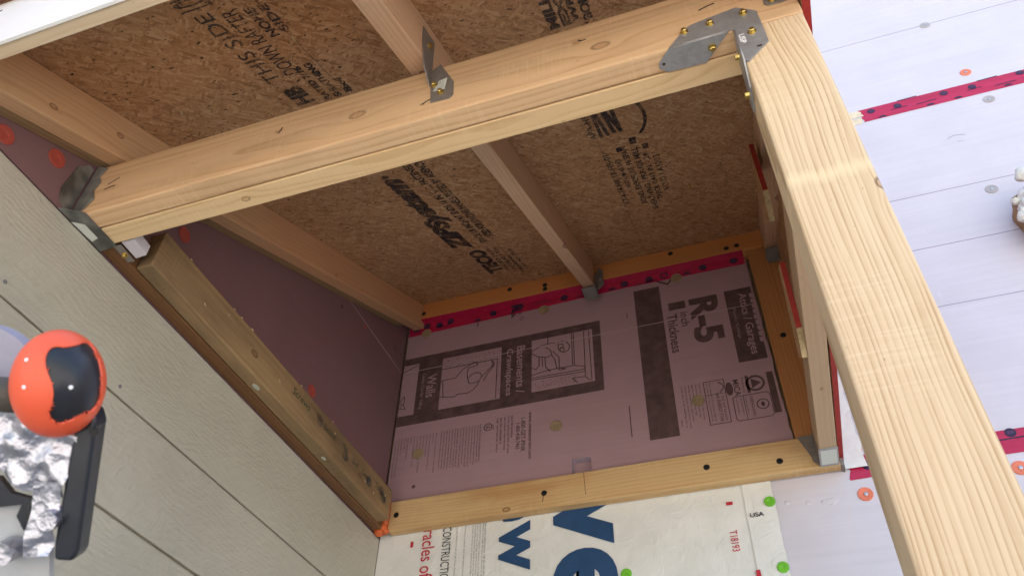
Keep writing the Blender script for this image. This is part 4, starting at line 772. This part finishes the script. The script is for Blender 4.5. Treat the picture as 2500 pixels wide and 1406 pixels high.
# ------------------------------------------------------------------ clamp in the foreground at lower left
KM = Matrix(((0.9462, 0.2083, 0.2476, -0.360), (0.3229, -0.6565, -0.6817, 0.260), (0.0205, 0.7250, -0.6884, 0.266), (0, 0, 0, 1)))   # x right, y up along the tool, z towards its face
kc = empty('clamp', (-0.39, 0.36, GROUND), 'orange and black knob on a black bar wrapped in crumpled foil, lower left foreground', 'clamp')
def KT(z): return KM @ Matrix.Translation((0.251 * z / 0.45, 0.085 * z / 0.45, 0))   # parts set back from the knob sit a little further out
def kobj(name, vs, fs, mat, smooth=False): return mesh_obj(name, vs, fs, mat, kc, KT(sum(v[2] for v in vs) / len(vs)), smooth)
def sphere_cut(hole, keep_in, r, thick=None):
    bm = bmesh.new(); bmesh.ops.create_icosphere(bm, subdivisions=6, radius=1)
    ax = Vector((0.48, 0.10, 0.87)).normalized(); au = (Vector((1, 0, 0)) - ax * ax.x).normalized(); av = ax.cross(au)
    def inside(x, y):
        c = False; n = len(hole)
        for i in range(n):
            (x1, y1), (x2, y2) = hole[i], hole[(i + 1) % n]
            if (y1 > y) != (y2 > y) and x < (x2 - x1) * (y - y1) / (y2 - y1) + x1: c = not c
        return c
    dead = [f for f in bm.faces if f.calc_center_median().dot(ax) > 0.0 and inside(f.calc_center_median().dot(au), f.calc_center_median().dot(av)) != keep_in]
    bmesh.ops.delete(bm, geom=dead, context='FACES')
    bd = [v for v in bm.verts if v.is_boundary]
    for _ in range(24):
        nw = {v: sum(((e.other_vert(v).co) for e in v.link_edges if e.is_boundary), Vector()) / max(1, sum(1 for e in v.link_edges if e.is_boundary)) for v in bd}
        for v in bd: v.co = (v.co * 0.4 + nw[v] * 0.6).normalized()
    for v in bm.verts: v.co = Vector((v.co.x * r[0], v.co.y * r[1], v.co.z * r[2]))
    return bm
HOLE = [(-0.13, 0.69), (0.10, 0.64), (0.38, 0.69), (0.57, 0.79), (0.69, 0.69), (0.81, 0.48), (0.90, 0.20), (0.92, -0.11), (0.885, -0.32), (0.77, -0.50), (0.42, -0.64), (0.06, -0.75), (-0.15, -0.57), (-0.035, -0.35), (-0.01, -0.18), (-0.09, 0.06), (-0.19, 0.20), (-0.27, 0.43), (-0.21, 0.59)]
bm = sphere_cut(HOLE, False, (0.0230, 0.0298, 0.0262))
sh = bm_obj('knob_shell', bm, M['orange'], kc, KM, True)
md = sh.modifiers.new('thickness', 'SOLIDIFY'); md.thickness = 0.0024; md.offset = -1
bm = bmesh.new(); bmesh.ops.create_icosphere(bm, subdivisions=4, radius=1)
for v in bm.verts: v.co = Vector((v.co.x * 0.0222, v.co.y * 0.0288, v.co.z * 0.0252))
bm_obj('knob_core', bm, M['blackp'], kc, KM, True)
def tube(a, b2, r, n=20, r2=None):
    a, b2 = Vector(a), Vector(b2); d = (b2 - a).normalized(); x = d.orthogonal().normalized(); y = d.cross(x); vs = []; fs = []
    for c, rr in ((a, r), (b2, r2 or r)):
        for k in range(n): vs.append(c + (x * math.cos(2 * math.pi * k / n) + y * math.sin(2 * math.pi * k / n)) * rr)
    for k in range(n): fs.append((k, (k + 1) % n, n + (k + 1) % n, n + k))
    fs += [tuple(range(n))[::-1], tuple(range(n, 2 * n))]
    return vs, fs
kobj('rod', *tube((-0.018, -0.006, -0.004), (-0.075, -0.004, -0.010), 0.0098), M['rod'], True)
bm = bmesh.new()   # black bar
bar = [(0.0145, -0.012), (0.0225, -0.0125), (0.0245, -0.020), (0.0140, -0.094), (0.0105, -0.0985), (0.0005, -0.0978), (0.0008, -0.088), (0.0090, -0.040)]
A = [bm.verts.new((x, y, -0.020)) for x, y in bar]; B = [bm.verts.new((x, y, -0.006)) for x, y in bar]
bm.faces.new(A); bm.faces.new(B[::-1])
for i in range(len(bar)): bm.faces.new((A[i], A[(i + 1) % len(bar)], B[(i + 1) % len(bar)], B[i]))
bmesh.ops.recalc_face_normals(bm, faces=list(bm.faces)); bmesh.ops.bevel(bm, geom=list(bm.edges), offset=0.0022, segments=3, profile=0.5, affect='EDGES')
bm_obj('bar', bm, M['blackp'], kc, KT(-0.013))
vs, fs = tube((0.0195, -0.0270, -0.0064), (0.0195, -0.0270, -0.0050), 0.0024, 16); kobj('bar_hole', vs, fs, M['black_screw'])
from mathutils import noise as mn
def foil(name, outline_l, outline_r, z0, ny, nx, amp, seed):
    vs, fs = [], []
    for j in range(ny + 1):
        t = j / ny
        def lerp(pts):
            k = t * (len(pts) - 1); i = min(int(k), len(pts) - 2); q = k - i
            return (pts[i][0] + (pts[i + 1][0] - pts[i][0]) * q, pts[i][1] + (pts[i + 1][1] - pts[i][1]) * q)
        l, r = lerp(outline_l), lerp(outline_r)
        for i in range(nx + 1):
            s = i / nx; x = l[0] + (r[0] - l[0]) * s; y = l[1] + (r[1] - l[1]) * s
            q = Vector((x * 75, y * 75, seed)); c = mn.cell_vector(q * 0.9)
            z = z0 + amp * (abs(mn.noise(q * 0.55)) * 2.4 + 0.8 * mn.noise(q * 1.4) + 0.10 * (c.x - 0.5))
            vs.append((x + 0.0007 * mn.noise(q * 1.2 + Vector((9, 9, 9))), y + 0.0007 * mn.noise(q * 1.3), z))
    for j in range(ny):
        for i in range(nx): a = j * (nx + 1) + i; fs.append((a, a + 1, a + nx + 2, a + nx + 1))
    return kobj(name, vs, fs, M['foil'], True)
foil('foil_wrap', [(-0.040, -0.010), (-0.038, -0.030), (-0.036, -0.045), (-0.028, -0.055), (-0.020, -0.060)], [(0.012, -0.014), (0.0105, -0.030), (0.0080, -0.045), (0.0045, -0.055), (0.0020, -0.064)], -0.0075, 40, 36, 0.0038, 2)
foil('foil_strip', [(-0.014, -0.055), (-0.016, -0.070), (-0.0185, -0.084), (-0.0205, -0.0975)], [(0.001, -0.055), (0.0, -0.070), (-0.002, -0.084), (-0.006, -0.0960)], -0.0060, 34, 16, 0.0026, 5)
for x, y, r in ((-0.0036, -0.0752, 0.0058), (-0.0290, -0.0935, 0.0066)):
    vs, fs = tube((x, y, -0.012), (x, y, 0.0005), r, 24, r * 0.96); kobj('foil_cap', vs, fs, M['foil'])
def kplate(name, pts, z0, z1, mat):
    vs = [(x, y, z0) for x, y in pts] + [(x, y, z1) for x, y in pts]; n = len(pts)
    return kobj(name, vs, [tuple(range(n)), tuple(range(2 * n - 1, n - 1, -1))] + [(i, i + n, (i + 1) % n + n, (i + 1) % n) for i in range(n)], mat)
kplate('backing_plate', [(-0.060, -0.072), (-0.033, -0.068), (-0.0190, -0.0640), (-0.0185, -0.080), (-0.0040, -0.0890), (-0.0050, -0.150), (-0.060, -0.150)], -0.019, -0.014, M['plate'])
kplate('black_clip', [(-0.050, -0.050), (-0.033, -0.052), (-0.026, -0.061), (-0.0150, -0.0640), (-0.0190, -0.082), (-0.0230, -0.074), (-0.020, -0.0675), (-0.033, -0.069), (-0.050, -0.068)], -0.0135, -0.0090, M['blackp'])
vs, fs = tube((-0.047, -0.001, -0.042), (-0.047, -0.001, -0.032), 0.0395, 40); kobj('disc', vs, fs, M['lav'])
vs, fs = tube((-0.047, -0.002, -0.034), (-0.047, -0.002, -0.002), 0.007, 16); kobj('disc_hub', vs, fs, M['rod'])
for x, y in ((0.0165, 0.0000), (-0.0040, 0.0010), (-0.0050, 0.0150)):  # small white discs standing in for specular glints on the knob
    z = 0.0262 * math.sqrt(max(0.02, 1 - (x / 0.0230) ** 2 - (y / 0.0298) ** 2)); inst_m = lathe_mesh('painted_glint', [(0.0012, -0.0002), (0.0010, 0.0003), (0.0003, 0.0004)], M['spec'], 12)
    o = bpy.data.objects.new('painted_glint', inst_m); reg(o, KM @ orient((x, y, z), (x / 0.0007, y / 0.00084, z / 0.00073)), kc)
bot = KM @ Vector((-0.030, -0.145, -0.0165))
vs, fs = tube((bot.x, bot.y, bot.z + 0.012), (bot.x, bot.y, GROUND), 0.012); mesh_obj('stand_pole', vs, fs, M['plate'], kc, None, True)
